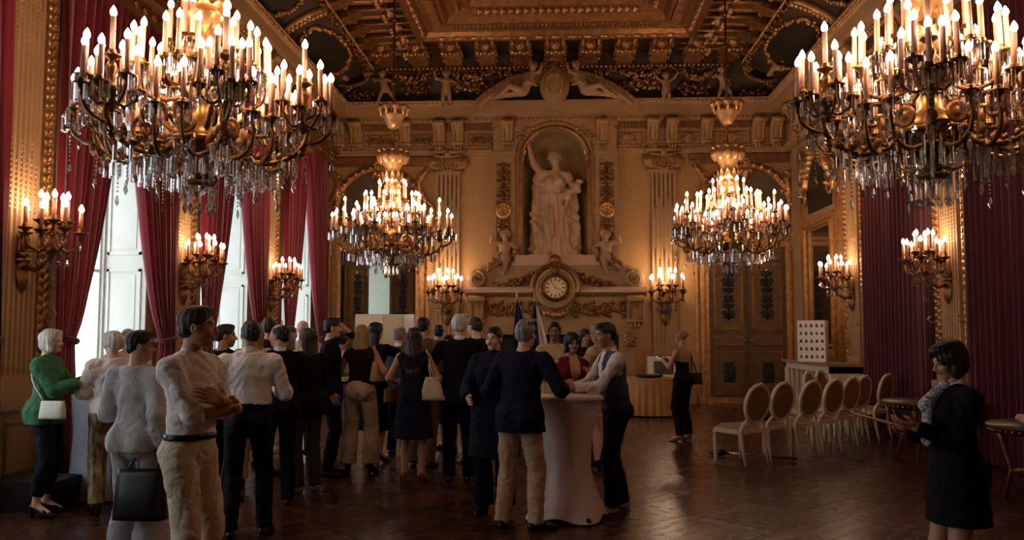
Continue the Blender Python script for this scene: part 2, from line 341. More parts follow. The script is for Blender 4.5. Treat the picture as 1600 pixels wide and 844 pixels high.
def hair_parts(kind, c, R, size=1., res=.009):
    f = Field(res, .02)
    wav = 1.
    def cran(g, gz=0.): f.ell((0, -.012, .036 + gz), (.074 + g, .095 + g, .082 + g))
    if kind in ('short', 'crop', 'balding', 'full'):
        g = {'short': .007, 'crop': .004, 'balding': .004, 'full': .011}[kind]; cran(g)
        f.ell((0, -.05, -.02), (.060 + g, .05 + g * .6, .045)); 
        if kind != 'crop': f.ell((0, .038, .098), (.052, .046, .020 + g * .6))
        f.clip((0, .75, -.66), (0, .085, .066 if kind != 'balding' else .10)); f.clip((0, 0, -1), (0, 0, -.078))
        for s in (-1, 1): f.ell((s * .085, .035, -.035), (.04, .058, .062), op='-', k=.008); f.ell((s * .08, -.01, -.05), (.02, .03, .045), op='-', k=.006)
        if kind == 'full':
            for i in range(7): f.ell((.055 * math.cos(i * 2.1), .03 + .04 * math.sin(i * 1.7), .112), (.035, .04, .018), k=.012)
        if kind == 'balding': f.ell((0, .03, .13), (.075, .10, .062), op='-', k=.02)
    elif kind == 'bob':
        cran(.022); f.ell((0, -.03, -.03), (.094, .088, .085)); f.cap((.072, .01, .03), (.078, .015, -.085), .034, .03); f.cap((-.072, .01, .03), (-.078, .015, -.085), .034, .03)
        f.ell((0, .055, .09), (.06, .045, .03)); f.ell((0, .12, -.04), (.058, .075, .098), op='-', k=.012); f.clip((0, 0, -1), (0, 0, -.125))
    elif kind in ('long', 'wavy'):
        cran(.016); f.ell((0, .05, .092), (.055, .045, .028)); L = -.36 if kind == 'long' else -.42
        f.cap((0, -.055, .02), (0, -.10, L), .088, .075 if kind == 'long' else .10, flat=(0, 1, 0), fs=.55); f.cap((.055, -.03, 0), (.075, -.06, -.22), .045, .035); f.cap((-.055, -.03, 0), (-.075, -.06, -.22), .045, .035)
        f.ell((0, .12, -.04), (.062, .085, .10), op='-', k=.012)
        wav = 2.4 if kind == 'wavy' else 1.2
    elif kind == 'bun':
        cran(.010); f.ell((0, -.115, .035), (.038, .034, .036)); f.ell((0, .045, .088), (.05, .04, .025)); f.clip((0, .75, -.66), (0, .085, .064)); f.clip((0, 0, -1), (0, 0, -.07))
    elif kind == 'updo':
        cran(.022); f.ell((0, -.06, .0), (.085, .06, .075)); f.ell((0, .05, .098), (.06, .045, .03)); f.clip((0, .75, -.66), (0, .085, .062)); f.clip((0, 0, -1), (0, 0, -.07))
        for s in (-1, 1): f.ell((s * .09, .04, -.04), (.04, .06, .06), op='-', k=.008)
    f.disp = lambda X, Y, Z: (.0032 if kind in ('full', 'updo') else .0022) * wav * np.sin(np.arctan2(X, -Y + .02) * 17 + 9 * Z * 6 * (wav > 2) * .3) + .0018 * np.sin(60 * Z + 40 * X) * wav
    V, Fc = f.run(); return (V * size) @ R.T + c, Fc
def shoe_mb(fld, a, d, heel=0., L=.26, w=.045, s=1.):
    """shoe under ankle a (z = ankle height) pointing along d (unit xy)"""
    d3 = V3(d[0], d[1], 0); x0 = V3(a[0], a[1], 0)
    fld.cap(x0 - d3 * .035 * s + V3(0, 0, .035 + heel), x0 + d3 * .09 * s + V3(0, 0, .032 + heel * .25), .037 * s, .038 * s, k=.02); fld.cap(x0 + d3 * .09 * s + V3(0, 0, .030 + heel * .2), x0 + d3 * .17 * s + V3(0, 0, .022), .040 * s, .027 * s, k=.02)
    fld.cap(x0 - d3 * .03 * s + V3(0, 0, .03 + heel), x0 - d3 * .035 * s + V3(0, 0, .0), .030 * s, .020 * s, k=.01)

SKINS = {'skin': (196, 150, 124), 'skin_tan': (178, 128, 100), 'skin_pale': (214, 170, 148), 'skin_brown': (138, 92, 68)}
for n_, c_ in SKINS.items(): mat(n_, c_, .5, var=.05, vscale=12)
mat('eye', (26, 18, 14), .25, var=0); mat('lip', (150, 78, 72), .45, var=0)
for n_, c_ in {'hair_black': (14, 11, 10), 'hair_brown': (46, 30, 20), 'hair_grey': (128, 122, 116), 'hair_white': (196, 188, 180), 'hair_blond': (150, 116, 78), 'hair_silver': (206, 198, 182), 'hair_salt': (70, 62, 58)}.items():
    mat(n_, c_, .5, var=.3, vscale=45, stretch=(1, 1, .25), bump=.4, bscale=90)
for n_, c_ in {'cl_black': (13, 12, 15), 'cl_navy': (18, 20, 34), 'cl_white': (226, 214, 208), 'cl_cream': (206, 184, 160), 'cl_khaki': (184, 150, 118), 'cl_green': (66, 112, 78), 'cl_grey': (168, 168, 172), 'cl_lightgrey': (196, 192, 192),
               'cl_slate': (66, 76, 92), 'cl_maroon': (96, 14, 26), 'cl_wine': (42, 14, 18), 'cl_brown': (92, 68, 44), 'cl_mauve': (112, 92, 112), 'cl_denim': (26, 32, 44), 'cl_beige': (196, 168, 128), 'cl_blush': (214, 178, 164), 'cl_check': (62, 50, 44), 'shoe_black': (12, 11, 11), 'shoe_white': (200, 190, 184), 'shoe_tan': (132, 92, 60), 'shoe_red': (110, 30, 30)}.items():
    mat(n_, c_, .85 if n_[:2] == 'cl' else .35, spec=.2 if n_[:2] == 'cl' else .5, var=.08, vscale=8, bump=.15 if n_[:2] == 'cl' else 0, bscale=160, fold=.55 if n_[:2] == 'cl' else 0)
mat('cl_tiger', (196, 166, 118), .5, rgb2=(26, 20, 18), vscale=18, stretch=(2, 2, .35), spec=.5)
mat('cl_dots', (210, 210, 214), .7, rgb2=(14, 16, 30), vscale=70)

def wrinkle(amp, seed=0.):
    return lambda X, Y, Z: amp * (np.sin(31 * X + 17 * Y + 4 * np.sin(13 * Z + seed) + seed) * np.sin(26 * Z + 3 * np.sin(19 * X + seed) + 11 * Y) + .6 * np.sin(9 * Z + 22 * X - 14 * Y + seed * 2))
PCOUNT = [0]
def person(label, x, y, rz, h=1.75, fem=False, bulk=1., skin='skin', hair=('short', 'hair_brown'), top=None, bottom=None, shoe='shoe_black', heel=0., arms=None, poles=None, hands=None, feet=None, head=(0, 0), lean=(0, 0), res=.014, collar=None, dress=None, belt=None, vest=None, beard=False, group=None, name='person', shoes=True, fine=False):
    PCOUNT[0] += 1; sd = PCOUNT[0] * 1.7
    S = (h - heel) / 1.75; lx, ly = lean; B = bulk
    root = empty(name, (x, y, 0), rz); tag(root, label, 'person', group)
    zz = heel
    def J(a, b, c, lf=0.): return V3(a * S + lx * lf, b * S + ly * lf, c * S + zz)
    pel = J(0, 0, .95); wai = J(0, .0, 1.10, .3); che = J(0, .0, 1.29, .7); nb = J(0, -.012, 1.475, 1.); hc = J(0, .025, 1.615, 1.22)
    sw = .165 if fem else .19; sh = {s: J(s * sw, -.01, 1.395, .95) for s in (1, -1)}
    hip = {s: J(s * .092, 0, .92) for s in (1, -1)}
    feet = feet or {1: (.10, 0), -1: (-.10, 0)}; fdir = {}
    ank = {}; kne = {}
    for s in (1, -1):
        q = feet[s]; ank[s] = V3(q[0] * S, q[1] * S - .02, .085 * S + zz); an = q[2] if len(q) > 2 else -s * .25; fdir[s] = (math.sin(-an), math.cos(an))
        kne[s], ank[s] = ik(hip[s], ank[s], .43 * S, .42 * S, (s * .1, 1, 0))
    arms = arms or {}; poles = poles or {}; hands = hands or {}; wri = {}; elb = {}
    for s in (1, -1):
        t = arms.get(s, (s * .235, .03, .90)); t = V3(t[0] * S, t[1] * S, t[2] * S + zz)
        elb[s], wri[s] = ik(sh[s], t, .285 * S, .25 * S, poles.get(s, (s * .35, -1, -.1)))
    # ---- body: one continuous skin figure (trunk, limbs, neck, head, hands)
    f = Field(res, .03)
    cw, ww, pw = ((.135, .115, .155) if fem else (.160, .140, .150)); fl = (0, 1, 0)
    def trunk(f, g, low=True, k=None):
        f.ell(che + V3(0, 0, .02), ((cw * B + g), .105 * B + g, .165 * S + g)); f.cap(che, wai, cw * .9 * B + g, ww * B + g, flat=fl, fs=.70); f.cap(wai, wai - V3(0, 0, .05), ww * B + g, flat=fl, fs=.72)
        if low: f.cap(wai, pel, ww * B + g, pw * B + g, flat=fl, fs=.74)
        for s in (1, -1):
            f.cap(nb + V3(s * .02, 0, -.035), sh[s] + V3(-s * .02, 0, -.01), .040 + g * .8, .048 + g * .8); f.cap(che + V3(s * .05, 0, .03), sh[s] - V3(s * .02, 0, .04), .08 + g * .6, .052 + g)
            if fem: f.ell(che + V3(s * .068, .075 * B, .0), (.062 + g * .6, .058 + g * .6, .06 + g * .6))
        if not fem and B > 1.08: f.ell(wai + V3(0, .05, 0), (.12 * B + g, .10 * B + g, .12 + g))
    trunk(f, 0)
    for s in (1, -1):
        f.cap(sh[s], elb[s], .048 * (B if not fem else .85), .038); f.cap(elb[s], wri[s], .038, .026)
        f.cap(hip[s], kne[s], .08 * B, .054); f.cap(kne[s] - V3(0, .0, 0), (kne[s] + ank[s]) / 2 - V3(0, .012, 0), .050, .050); f.cap((kne[s] + ank[s]) / 2 - V3(0, .01, 0), ank[s], .049, .034)
        d3 = V3(fdir[s][0], fdir[s][1], 0); f.cap(ank[s] + V3(0, 0, -.03), ank[s] + d3 * .12 + V3(0, 0, -.055 - zz * .7), .034, .028)
        f.ell(pel + V3(s * .065, -.06, -.03), (.072 * B, .07 * B, .08))
    f.cap(nb - V3(0, 0, .04), hc + V3(0, -.025, -.06), .056 * (B if not fem else .86), .052)
    parts = [(*f.run(), 0)]
    hs = S * (.95 if fem else .98); R = rot3(head[0], head[1])
    hv, hf, hm = head_parts(hc, R, hs, .0065 if fine else .008, fem, beard=beard); parts.append((hv, hf, hm))
    for s in (1, -1):
        hd = hands.get(s); fd = nrm(wri[s] - elb[s])
        if hd is None: hd = (fd, (-s, .25, 0), .55)
        if hd == 0: continue
        hv, hf = hand_parts(wri[s], V3(*hd[0]), hd[1], s * (hd[3] if len(hd) > 3 else 1), hd[2], S * (.92 if fem else 1.), .006 if fine else .0075); parts.append((hv, hf, 0))
    bo = obj('body', np_mesh('body', parts, [skin, 'eye', 'lip', hair[1] if hair[1] not in ('hair_white', 'hair_silver') else 'hair_grey']), None, root)
    if hair[0] != 'bald':
        hv, hf = hair_parts(hair[0], hc, R, hs, .008 if fine else .010); obj('hair', np_mesh('hair', [(hv, hf, 0)], [hair[1]]), None, root)
    def put(nm, f, m, par=root): 
        V, Fc = f.run()
        if len(V): return obj(nm, np_mesh(nm, [(V, Fc, 0)], [m]), None, par)
    # ---- clothing
    def sleeve(f, g, sl, gg=None):
        for s in (1, -1):
            if sl <= 0: continue
            if sl < .55: e = sh[s] + (elb[s] - sh[s]) * (sl / .5); f.cap(sh[s], e, .052 + g, .047 + g * 1.2, cut=1)
            else:
                f.cap(sh[s], elb[s], .050 + g, .042 + g); t = (sl - .5) / .5; e = elb[s] + (wri[s] - elb[s]) * t; f.cap(elb[s], e, .042 + g, (.032 if t > .7 else .04) + g * (1.25 if sl < .9 else 1), cut=1, k=.015)
    if bottom:
        f = Field(res, .03); g = bottom.get('g', .012); kd = bottom.get('kind', 'trousers'); wz = bottom.get('waist', 1.06)
        f.cap(wai - V3(0, 0, .02), pel, ww * B + g, pw * B + g, flat=fl, fs=.76)
        if kd == 'skirt':
            hz = bottom['hem'] * S; m = (pel + V3(0, .0, 0)); f.cap(pel, V3(0, 0, hz), pw * B + g + .01, bottom.get('w', .2), flat=fl, fs=bottom.get('fs', .8), cut=1)
        else:
            ta, tb = {'trousers': (.062, .052), 'slim': (.055, .042), 'wide': (.072, .084), 'flare': (.066, .082)}[kd]
            for s in (1, -1):
                f.cap(hip[s], kne[s], .082 * B + g, ta + g, k=.016); e = ank[s] + V3(0, 0, bottom.get('ankle', -.03)); mk = (kne[s] + e) / 2 - V3(0, .012, 0); f.cap(kne[s], mk, ta + g, max((ta + tb) / 2, .056) + g, k=.01); f.cap(mk, e, max((ta + tb) / 2, .056) + g, tb + g, cut=1, k=.01); f.ell(pel + V3(s * .065, -.06, -.03), (.076 * B + g, .074 * B + g, .085 + g))
        f.disp = wrinkle(bottom.get('wr', .0035), sd); f.clip((0, 0, 1), (0, 0, wz * S + zz)); bt = put({'skirt': 'skirt'}.get(kd, 'trousers'), f, bottom['mat'])
    if top:
        f = Field(res, .028); g = top.get('g', .014); hem = top.get('hem', .98); trunk(f, g, True); sleeve(f, g, top.get('sl', 1.))
        if hem < .92:
            f.cap(pel, V3(0, top.get('hy', 0), hem * S + zz - .05), pw * B + g + .012, pw * B + g + top.get('fl', .02), flat=fl, fs=.78)
        if hem < .95:
            for s in (1, -1): f.ell(pel + V3(s * .065, -.06, -.02), (.086 * B + g, .088 * B + g, .115 + g))
            f.ell(pel + V3(0, .03, 0), (pw * B + g, .10 * B + g, .12))
            for s in (1, -1): f.cap(hip[s] + V3(0, 0, .03), hip[s] + (kne[s] - hip[s]) * .4, .092 * B + g, .088 * B + g)
        f.cap(nb - V3(0, 0, .06), nb + V3(0, .0, .01), .060 + g * .4, .056 + g * .3)
        f.disp = wrinkle(top.get('wr', .0035), sd + 1); f.clip((0, 0, -1), (0, 0, hem * S + zz)); f.clip((0, -.35 if not top.get('low') else .5, 1), nb + V3(0, .0, top.get('nk', .015)))
        if top.get('v'):
            f.ell(nb + V3(0, .12, -.06), (.06 * top['v'], .13, .17 * top['v']), op='-', k=.01)
        if top.get('open'):   # straps: cut the shoulders away
            pass
        nm = top.get('name', 'shirt'); tp = put(nm, f, top['mat'])
    if dress:
        f = Field(res, .028); g = dress.get('g', .013); trunk(f, g, True); sleeve(f, g, dress.get('sl', 0)); hz = dress['hem'] * S + zz
        f.cap(pel, V3(0, dress.get('hy', 0), hz), pw * B + g + .01, dress.get('w', .2), flat=fl, fs=.8, cut=1)
        for s in (1, -1): f.ell(pel + V3(s * .065, -.06, -.03), (.078 * B + g, .074 * B + g, .09 + g))
        f.disp = wrinkle(.004, sd); f.clip((0, 0, -1), (0, 0, hz)); f.clip((0, dress.get('tilt', -.2), 1), nb + V3(0, 0, dress.get('nk', -.02)))
        if dress.get('v'): f.ell(nb + V3(0, .12, -.08), (.07 * dress['v'], .14, .2 * dress['v']), op='-', k=.01)
        put('dress', f, dress['mat'])
    if vest:
        f = Field(res, .028); g = .024; trunk(f, g, True); f.disp = wrinkle(.002, sd); f.clip((0, 0, -1), (0, 0, .93 * S + zz)); f.clip((0, -.3, 1), nb + V3(0, 0, -.01)); f.ell(nb + V3(0, .13, -.08), (.07, .13, .22), op='-', k=.01)
        for s in (1, -1): f.ell(sh[s] + V3(s * .045, 0, -.04), (.075, .16, .15), op='-', k=.02)
        put('waistcoat', f, vest)
    if collar:
        f = Field(.008, .01); f.cap(nb + V3(0, 0, -.02), nb + V3(0, .012, .035), .066, .060); f.clip((0, .55, 1), nb + V3(0, .0, .028)); f.clip((0, -.3, -1), nb + V3(0, 0, -.02)); put('collar', f, collar)
    if belt:
        f = Field(.010, .02); gb = (bottom or {}).get('g', .012) + .012; f.cap(wai - V3(0, 0, .02), pel, ww * B + gb, pw * B + gb, flat=fl, fs=.785); zb = (bottom or {}).get('waist', 1.06) * S + zz; f.clip((0, 0, 1), (0, 0, zb + .008)); f.clip((0, 0, -1), (0, 0, zb - .03)); put('belt', f, belt)
    if shoes:
        for s in (1, -1):
            f = Field(.010, .015); shoe_mb(f, ank[s], fdir[s], heel, s=S); f.clip((0, 0, -1), (0, 0, .0)); f.clip((0, 0, 1), (0, 0, .085 + heel)); put('shoe', f, shoe)
    root['_w'] = 0; del root['_w']
    return root, dict(sh=sh, elb=elb, wri=wri, hc=hc, R=R, S=S, nb=nb, pel=pel, che=che, hs=hs, wai=wai)
def local_to_world(root, p):
    return Matrix.Translation(root.location) @ Matrix.Rotation(root.rotation_euler.z, 4, 'Z') @ Vector(p)
def figure(h, arms, feet, mname, head=(0, 0), res=.02, child=True, lean=(0, 0), poles=None, pel_z=None, pel_y=0., kpole=None, wings=False):
    """a carved putto: one solid, big head, short limbs; local frame facing +Y, feet at z 0"""
    f = Field(res, .035 * h); B = h
    pz = pel_z if pel_z is not None else .44 * h; pel = V3(0, pel_y, pz); che = pel + V3(lean[0], lean[1], .24 * h); nb = che + V3(lean[0] * .3, lean[1] * .3, .12 * h); hc = nb + V3(0, .02 * h, .13 * h)
    f.ell(che, (.12 * h, .09 * h, .13 * h)); f.cap(che, pel, .105 * h, .125 * h, flat=(0, 1, 0), fs=.85); f.ell(pel + V3(0, .03 * h, .07 * h), (.11 * h, .09 * h, .1 * h)); f.cap(nb, hc, .05 * h)
    f.ell(hc, (.095 * h, .11 * h, .115 * h)); f.ell(hc + V3(0, .085 * h, -.03 * h), (.06 * h, .05 * h, .06 * h)); f.ell(hc + V3(0, .145 * h, -.02 * h), (.02 * h, .025 * h, .02 * h), k=.01)
    for i in range(16):
        a = i * 2.4; z = -.02 + i / 16 * .12; r = math.sqrt(max(0, .115 ** 2 - z * z)); p = hc + V3(r * .95 * math.cos(a), -.01 + min(r * math.sin(a), .05), z + .0) * h; f.ell(p, (.032 * h,) * 3, k=.012)
    for s in (1, -1):
        S0 = che + V3(s * .12, 0, .07) * h; e, w = ik(S0, V3(*arms[s]) * h, .18 * h, .17 * h, (poles or {}).get(s, (s, -.6, -.3))); f.cap(S0, e, .05 * h, .042 * h); f.cap(e, w, .042 * h, .03 * h); f.ell(w + nrm(w - e) * .04 * h, (.036 * h,) * 3)
        H0 = pel + V3(s * .07, 0, -.02) * h; k_, a_ = ik(H0, V3(*feet[s]) * h, .21 * h, .21 * h, (kpole or {}).get(s, (s * .2, 1, .2))); f.cap(H0, k_, .085 * h, .058 * h); f.cap(k_, a_, .06 * h, .036 * h); f.cap(a_, a_ + V3(0, .09, -.02) * h, .034 * h, .026 * h)
        if wings: f.cap(che + V3(s * .05, -.09, .06) * h, che + V3(s * .3, -.14, .16) * h, .05 * h, .07 * h, flat=(0, 1, 0), fs=.35); f.cap(che + V3(s * .2, -.12, .1) * h, che + V3(s * .32, -.14, -.08) * h, .06 * h, .03 * h, flat=(0, 1, 0), fs=.35)
    V, Fc = f.run(); return np_mesh('figure', [(V, Fc, 0)], [mname])
# ------------------------------------------------------------------ ornament kit (shared meshes)
def spiral(r, turns, n=22, sgn=1, a0=0.): return [(sgn * r * (1 - .86 * i / n) * _c(a0 + turns * 2 * PI * i / n), r * (1 - .86 * i / n) * _s(a0 + turns * 2 * PI * i / n)) for i in range(n + 1)]
def volute_mb(mb, cx, cz, r, sgn=1, th=.06, a0=PI / 2, turns=1.6):
    p = spiral(r, turns, 24, sgn, a0); mb.tube([(cx + a, -th * .6, cz + b) for a, b in p], [r * .17 * (1 - .6 * i / 24) for i in range(25)], 6); mb.ell((cx, -th * .7, cz), (r * .2, th * .8, r * .2), 8, 5); return mb
def leaf_mb(mb, x, z, L, a, w=.35, th=.02):
    d = Vector((_s(a), 0, _c(a))); s = Vector((_c(a), 0, -_s(a))); o = Vector((x, 0, z)); vs_ = []
    for i, (t, k, y) in enumerate(((0, .25, .4), (.3, 1, 1), (.65, .75, 1.2), (1, .05, .5))):
        for q, yy in ((-1, 0), (0, 1), (1, 0)): vs_.append(o + d * L * t + s * q * L * w * k * .5 + Vector((0, -th * y * (.35 + yy), 0)))
    mb.add(vs_, [(3 * i + j, 3 * i + j + 1, 3 * i + j + 4, 3 * i + j + 3) for i in range(3) for j in range(2)]); return mb
def rosette_mb(mb, cx, cz, r, n=8, th=.05):
    for i in range(n): leaf_mb(mb, cx, cz, r, 2 * PI * i / n, .55, th)
    mb.ell((cx, -th * .8, cz), (r * .3, th * .8, r * .3), 8, 5); return mb
def rinceau_mb(w, h, n, th=.03):
    mb = MB(); p = w / n
    for i in range(n):
        cx = -w / 2 + p * (i + .5); s = 1 if i % 2 else -1; r = min(p * .46, h * .42); sp = spiral(r, 1.45, 18, s, PI * .5 * s)
        mb.tube([(cx + a, -th * .6, b) for a, b in sp], [r * .19] * 19, 6); mb.ell((cx, -th, 0), (r * .32, th * 1.3, r * .32), 7, 4)
        for k in range(5): a = 2 * PI * k / 5 + i; leaf_mb(mb, cx + r * .8 * _s(a), r * .8 * _c(a), r * .7, a + .9 * s, .75, th * 1.5)
    return mb
def candelabra_mb(w, h, th=.03):
    """upright arabesque ornament: mirrored scrolls on a stem"""
    mb = MB(); mb.tube([(0, -th * .4, -h / 2), (0, -th * .4, h / 2)], w * .08, 6); n = max(3, int(h / w * 1.1))
    for i in range(n):
        z = -h / 2 + h * (i + .5) / n; r = w * (.24 if i % 2 == 0 else .19)
        for s in (-1, 1):
            mb.tube([(s * (r * 1.05) + a * s, -th * .6, z + b) for a, b in spiral(r, 1.3, 14, 1, PI)], [r * .26] * 15, 6); leaf_mb(mb, s * w * .06, z + h / n * .3, w * .45, s * 1.0, .7, th * 1.3); leaf_mb(mb, s * w * .06, z - h / n * .2, w * .4, s * 2.0, .7, th * 1.3)
        rosette_mb(mb, 0, z + h / n * .45, w * .24, 7, th * 1.4)
    return mb
def garland_mb(p0, p1, sag, n, r, seed=1, up=(0, 0, -1)):
    rd = random.Random(seed); mb = MB(); p0 = Vector(p0); p1 = Vector(p1); up = Vector(up)
    for i in range(n):
        t = (i + .5) / n; q = 4 * t * (1 - t); c = p0.lerp(p1, t) + up * sag * q; k = .6 + .6 * q
        for j in range(3):
            o = Vector((rd.uniform(-1, 1), rd.uniform(-1, .2), rd.uniform(-1, 1))) * r * k; mb.ell(c + o, r * k * rd.uniform(.4, .75), 6, 4)
    return mb
def bead_row(mb, fn, n, r):
    for i in range(n): mb.ell(fn((i + .5) / n), r, 6, 4)
    return mb
def console_mb(w=.28, h=.62, d=.40):
    """S-shaped bracket with scroll ends, top at z 0, back at y 0"""
    mb = MB(); pts = [(0, 0), (-d, 0), (-d * 1.02, -.08 * h), (-d * .9, -.2 * h), (-d * .55, -.35 * h), (-d * .38, -.55 * h), (-d * .42, -.8 * h), (-d * .3, -.95 * h), (-d * .12, -h), (0, -h)]
    mb.prism(pts, -w / 2, w / 2, 'x')
    for s in (-1, 1): mb.tube([(s * w * .36, -d * .92, -.11 * h), (s * w * .36, -d * .6, -.33 * h), (s * w * .36, -d * .42, -.55 * h), (s * w * .36, -d * .46, -.8 * h)], w * .12, 5)
    for s in (-1, 1): mb.lathe([(.11 * h, 0), (.11 * h, .02)], 10) if False else None
    mb.M = Matrix.Rotation(PI / 2, 4, 'Y'); mb.lathe([(.0001, -w * .56), (.09 * h, -w * .54), (.12 * h, -w * .5), (.12 * h, w * .5), (.09 * h, w * .54), (.0001, w * .56)], 12, (.11 * h, -d * .9, 0)); mb.lathe([(.0001, -w * .56), (.07 * h, -w * .54), (.09 * h, w * .0), (.07 * h, w * .54), (.0001, w * .56)], 10, (.86 * h, -d * .38, 0)); mb.M = Matrix.Identity(4)
    leaf_mb_local = MB(); rosette_mb(mb, 0, -.6 * h, w * .0 + .001, 4, .001)
    for k in (-1, 0, 1): mb.ell((k * w * .24, -d * .44, -h * 1.03), (w * .12, d * .12, h * .1), 6, 4)
    return mb
def half_ring(mb, cx, cz, r, w, y0, y1, a0=0., a1=PI, n=24):
    """arched moulding: ring segment of section w (radial) from y0 to y1"""
    vs_ = []; fs = []
    for i in range(n + 1):
        a = a0 + (a1 - a0) * i / n
        for rr, yy in ((r, y1), (r, y0), (r + w * .5, y0 - w * .25), (r + w, y0), (r + w, y1)): vs_.append((cx + rr * _c(a), yy, cz + rr * _s(a)))
    for i in range(n):
        for j in range(4): fs.append((5 * i + j, 5 * i + j + 1, 5 * i + j + 6, 5 * i + j + 5))
    fs += [(0, 1, 2, 3, 4), tuple(5 * n + j for j in (4, 3, 2, 1, 0))]
    return mb.add(vs_, fs)
def frame_mb(mb, x0, x1, z0, z1, w, d, y=0.):
    """rectangular picture-frame moulding standing d proud of y"""
    for a, b, c, e in ((x0, x1, z0, z0 + w), (x0, x1, z1 - w, z1), (x0, x0 + w, z0 + w, z1 - w), (x1 - w, x1, z0 + w, z1 - w)):
        mb.box(a, b, y - d, y, c, e)
        if b - a > e - c: mb.box(a, b, y - d * 1.5, y - d, c + w * .3, e - w * .3)
        else: mb.box(a + w * .3, b - w * .3, y - d * 1.5, y - d, c, e)
    return mb
def fluted(mb, cx, w, z0, z1, d=.09, n=6):
    """pilaster shaft with n grooves"""
    p = w / (2 * n + 1); poly = [(cx - w / 2, 0.)]
    for i in range(n):
        a = cx - w / 2 + p * (2 * i + 1); poly += [(a, -d), (a + p * .2, -d + .022), (a + p * .8, -d + .022), (a + p, -d)]
        if i == 0: poly.insert(1, (cx - w / 2, -d))
    poly += [(cx + w / 2, -d), (cx + w / 2, 0.)]
    return mb.prism(poly, z0, z1, 'z')
M_ROS = None
def shared(mb, name, m, smooth=True):
    me = mb.mesh(name, smooth); me.materials.append(MATS[m]); return me

# ------------------------------------------------------------------ floor
fl = MB(); fl.box(XL - .8, XR + .8, YF - .5, YB + 6, -.2, -.012); floor = struct(fl.build('floor', 'dark_paint'))
def boards():
    bw, bl = .15, .90; cells = []
    c45 = _c(PI / 4)
    for i in range(-16, 17):
        for j in range(-16, 17):
            for k in range(6):
                u0, v0 = i * bl, j * bl
                if (i + j) % 2: uc, vc, o = u0 + (k + .5) * bw, v0 + bl / 2, 1
                else: uc, vc, o = u0 + bl / 2, v0 + (k + .5) * bw, 0
                x = (uc - vc) * c45; y = (uc + vc) * c45 + 9.5
                if x < XL - .1 or x > XR + .1 or y < 2.5 or y > YB + .1: continue
                cells.append((x, y, o))
    vis = [c for c in cells if 6.4 < c[1] < 14 and abs(c[0] + .05 * c[1]) < .62 * c[1] and not (c[0] < -.6 and c[1] > 8.5)]
    vis.sort(key=lambda c: c[1]); near = set(vis[:300])
    b = MB(); e = .0025; b.box(-bl / 2 + e, bl / 2 - e, -bw / 2 + e, bw / 2 - e, -.012, 0); me = b.mesh('parquet_board'); me.materials.append(MATS['parquet'])
    for c in vis[:300]: obj('parquet_board', me, None, floor, (c[0], c[1], random.uniform(-.0006, .0004)), PI / 4 + (PI / 2 if c[2] else 0))
    big = MB(); vals = []; h = (bl / 2 - e, bw / 2 - e)
    for c in cells:
        if c in near: continue
        a = PI / 4 + (PI / 2 if c[2] else 0); ca, sa = _c(a), _s(a); z = random.uniform(-.0006, .0004)
        big.v += [(c[0] + p * h[0] * ca - q * h[1] * sa, c[1] + p * h[0] * sa + q * h[1] * ca, z) for p, q in ((-1, -1), (1, -1), (1, 1), (-1, 1))]; n = len(big.v); big.f.append((n - 4, n - 3, n - 2, n - 1)); vals += [random.random() * .75] * 4
    me = big.mesh('parquet_boards', recalc=False); at = me.attributes.new('board', 'FLOAT', 'POINT'); at.data.foreach_set('value', vals)
    stuff(obj('parquet_boards', me, 'parquet', floor))
boards()

# ------------------------------------------------------------------ back wall (local: x, y into wall, z)
DL0, DL1, DTOP = -5.25, -3.40, 3.75
wb = MB()
wb.box(XL - .4, DL0, 0, .5, 0, 8.6); wb.box(DL0, DL1, 0, .5, DTOP, 8.6); wb.box(DL1, -.78, 0, .5, 0, 8.6); wb.box(.78, XR + .4, 0, .5, 0, 8.6); wb.box(-.78, .78, 0, .5, 0, 3.5); wb.box(-.78, .78, 0, .5, 6.62, 8.6)
wall_back = struct(wb.build('wall_back', 'damask', None, False, (0, YB, 0)))
def wpart(name, mb, m, par, smooth=False, loc=None): return mb.build(name, m, par, smooth, loc)
# niche with its dome, recessed in the wall
nz0, nsp, nr = 3.52, 5.84, .78
nm = MB(); n = 20
rows = [(z, 0) for z in np.linspace(nz0, nsp, 6)] + [(nsp, t) for t in np.linspace(0, PI / 2, 8)[1:]]
nm.grid(lambda u, v: (lambda z, t: (nr * _c(t) * _c(PI * u), .62 * _c(t) * _s(PI * u), z + nr * _s(t)))(*rows[int(round(v * (len(rows) - 1)))]), n, len(rows) - 1)
wpart('niche', nm, 'stone_dark', wall_back, True)
br = MB()          # chimney breast front with the arched opening
PB = -.22
ap = [(nr, nz0)] + arc(0, nsp, nr, 0, PI, 24) + [(-nr, nz0)]
ox = lambda a, z: (1.52 if a > 0 else -1.52)
outer = [(1.52, nz0)] + [(max(-1.52, min(1.52, 2.2 * nr * _c(t))), min(6.75, nsp + 2.0 * nr * _s(t) if _s(t) < .55 else 6.75)) for t in np.linspace(0, PI, 25)] + [(-1.52, nz0)]
br.add([(a, PB, z) for a, z in ap] + [(a, PB, z) for a, z in outer], [(i, i + 1, len(ap) + i + 1, len(ap) + i) for i in range(len(ap) - 1)])
br.add([(a, PB, z) for a, z in ap] + [(a, .02, z) for a, z in ap], [(i, i + 1, len(ap) + i + 1, len(ap) + i) for i in range(len(ap) - 1)])
br.box(-1.52, -1.5, PB, 0, nz0, 6.75); br.box(1.5, 1.52, PB, 0, nz0, 6.75); br.box(-1.52, 1.52, PB, 0, 2.6, nz0); br.box(-1.52, 1.52, PB - .02, 0, 6.7, 6.9)
wpart('chimney_breast', br, 'stone', wall_back)
nf = MB(); half_ring(nf, 0, nsp, nr, .10, PB - .05, PB); half_ring(nf, 0, nsp, nr + .16, .05, PB - .03, PB)
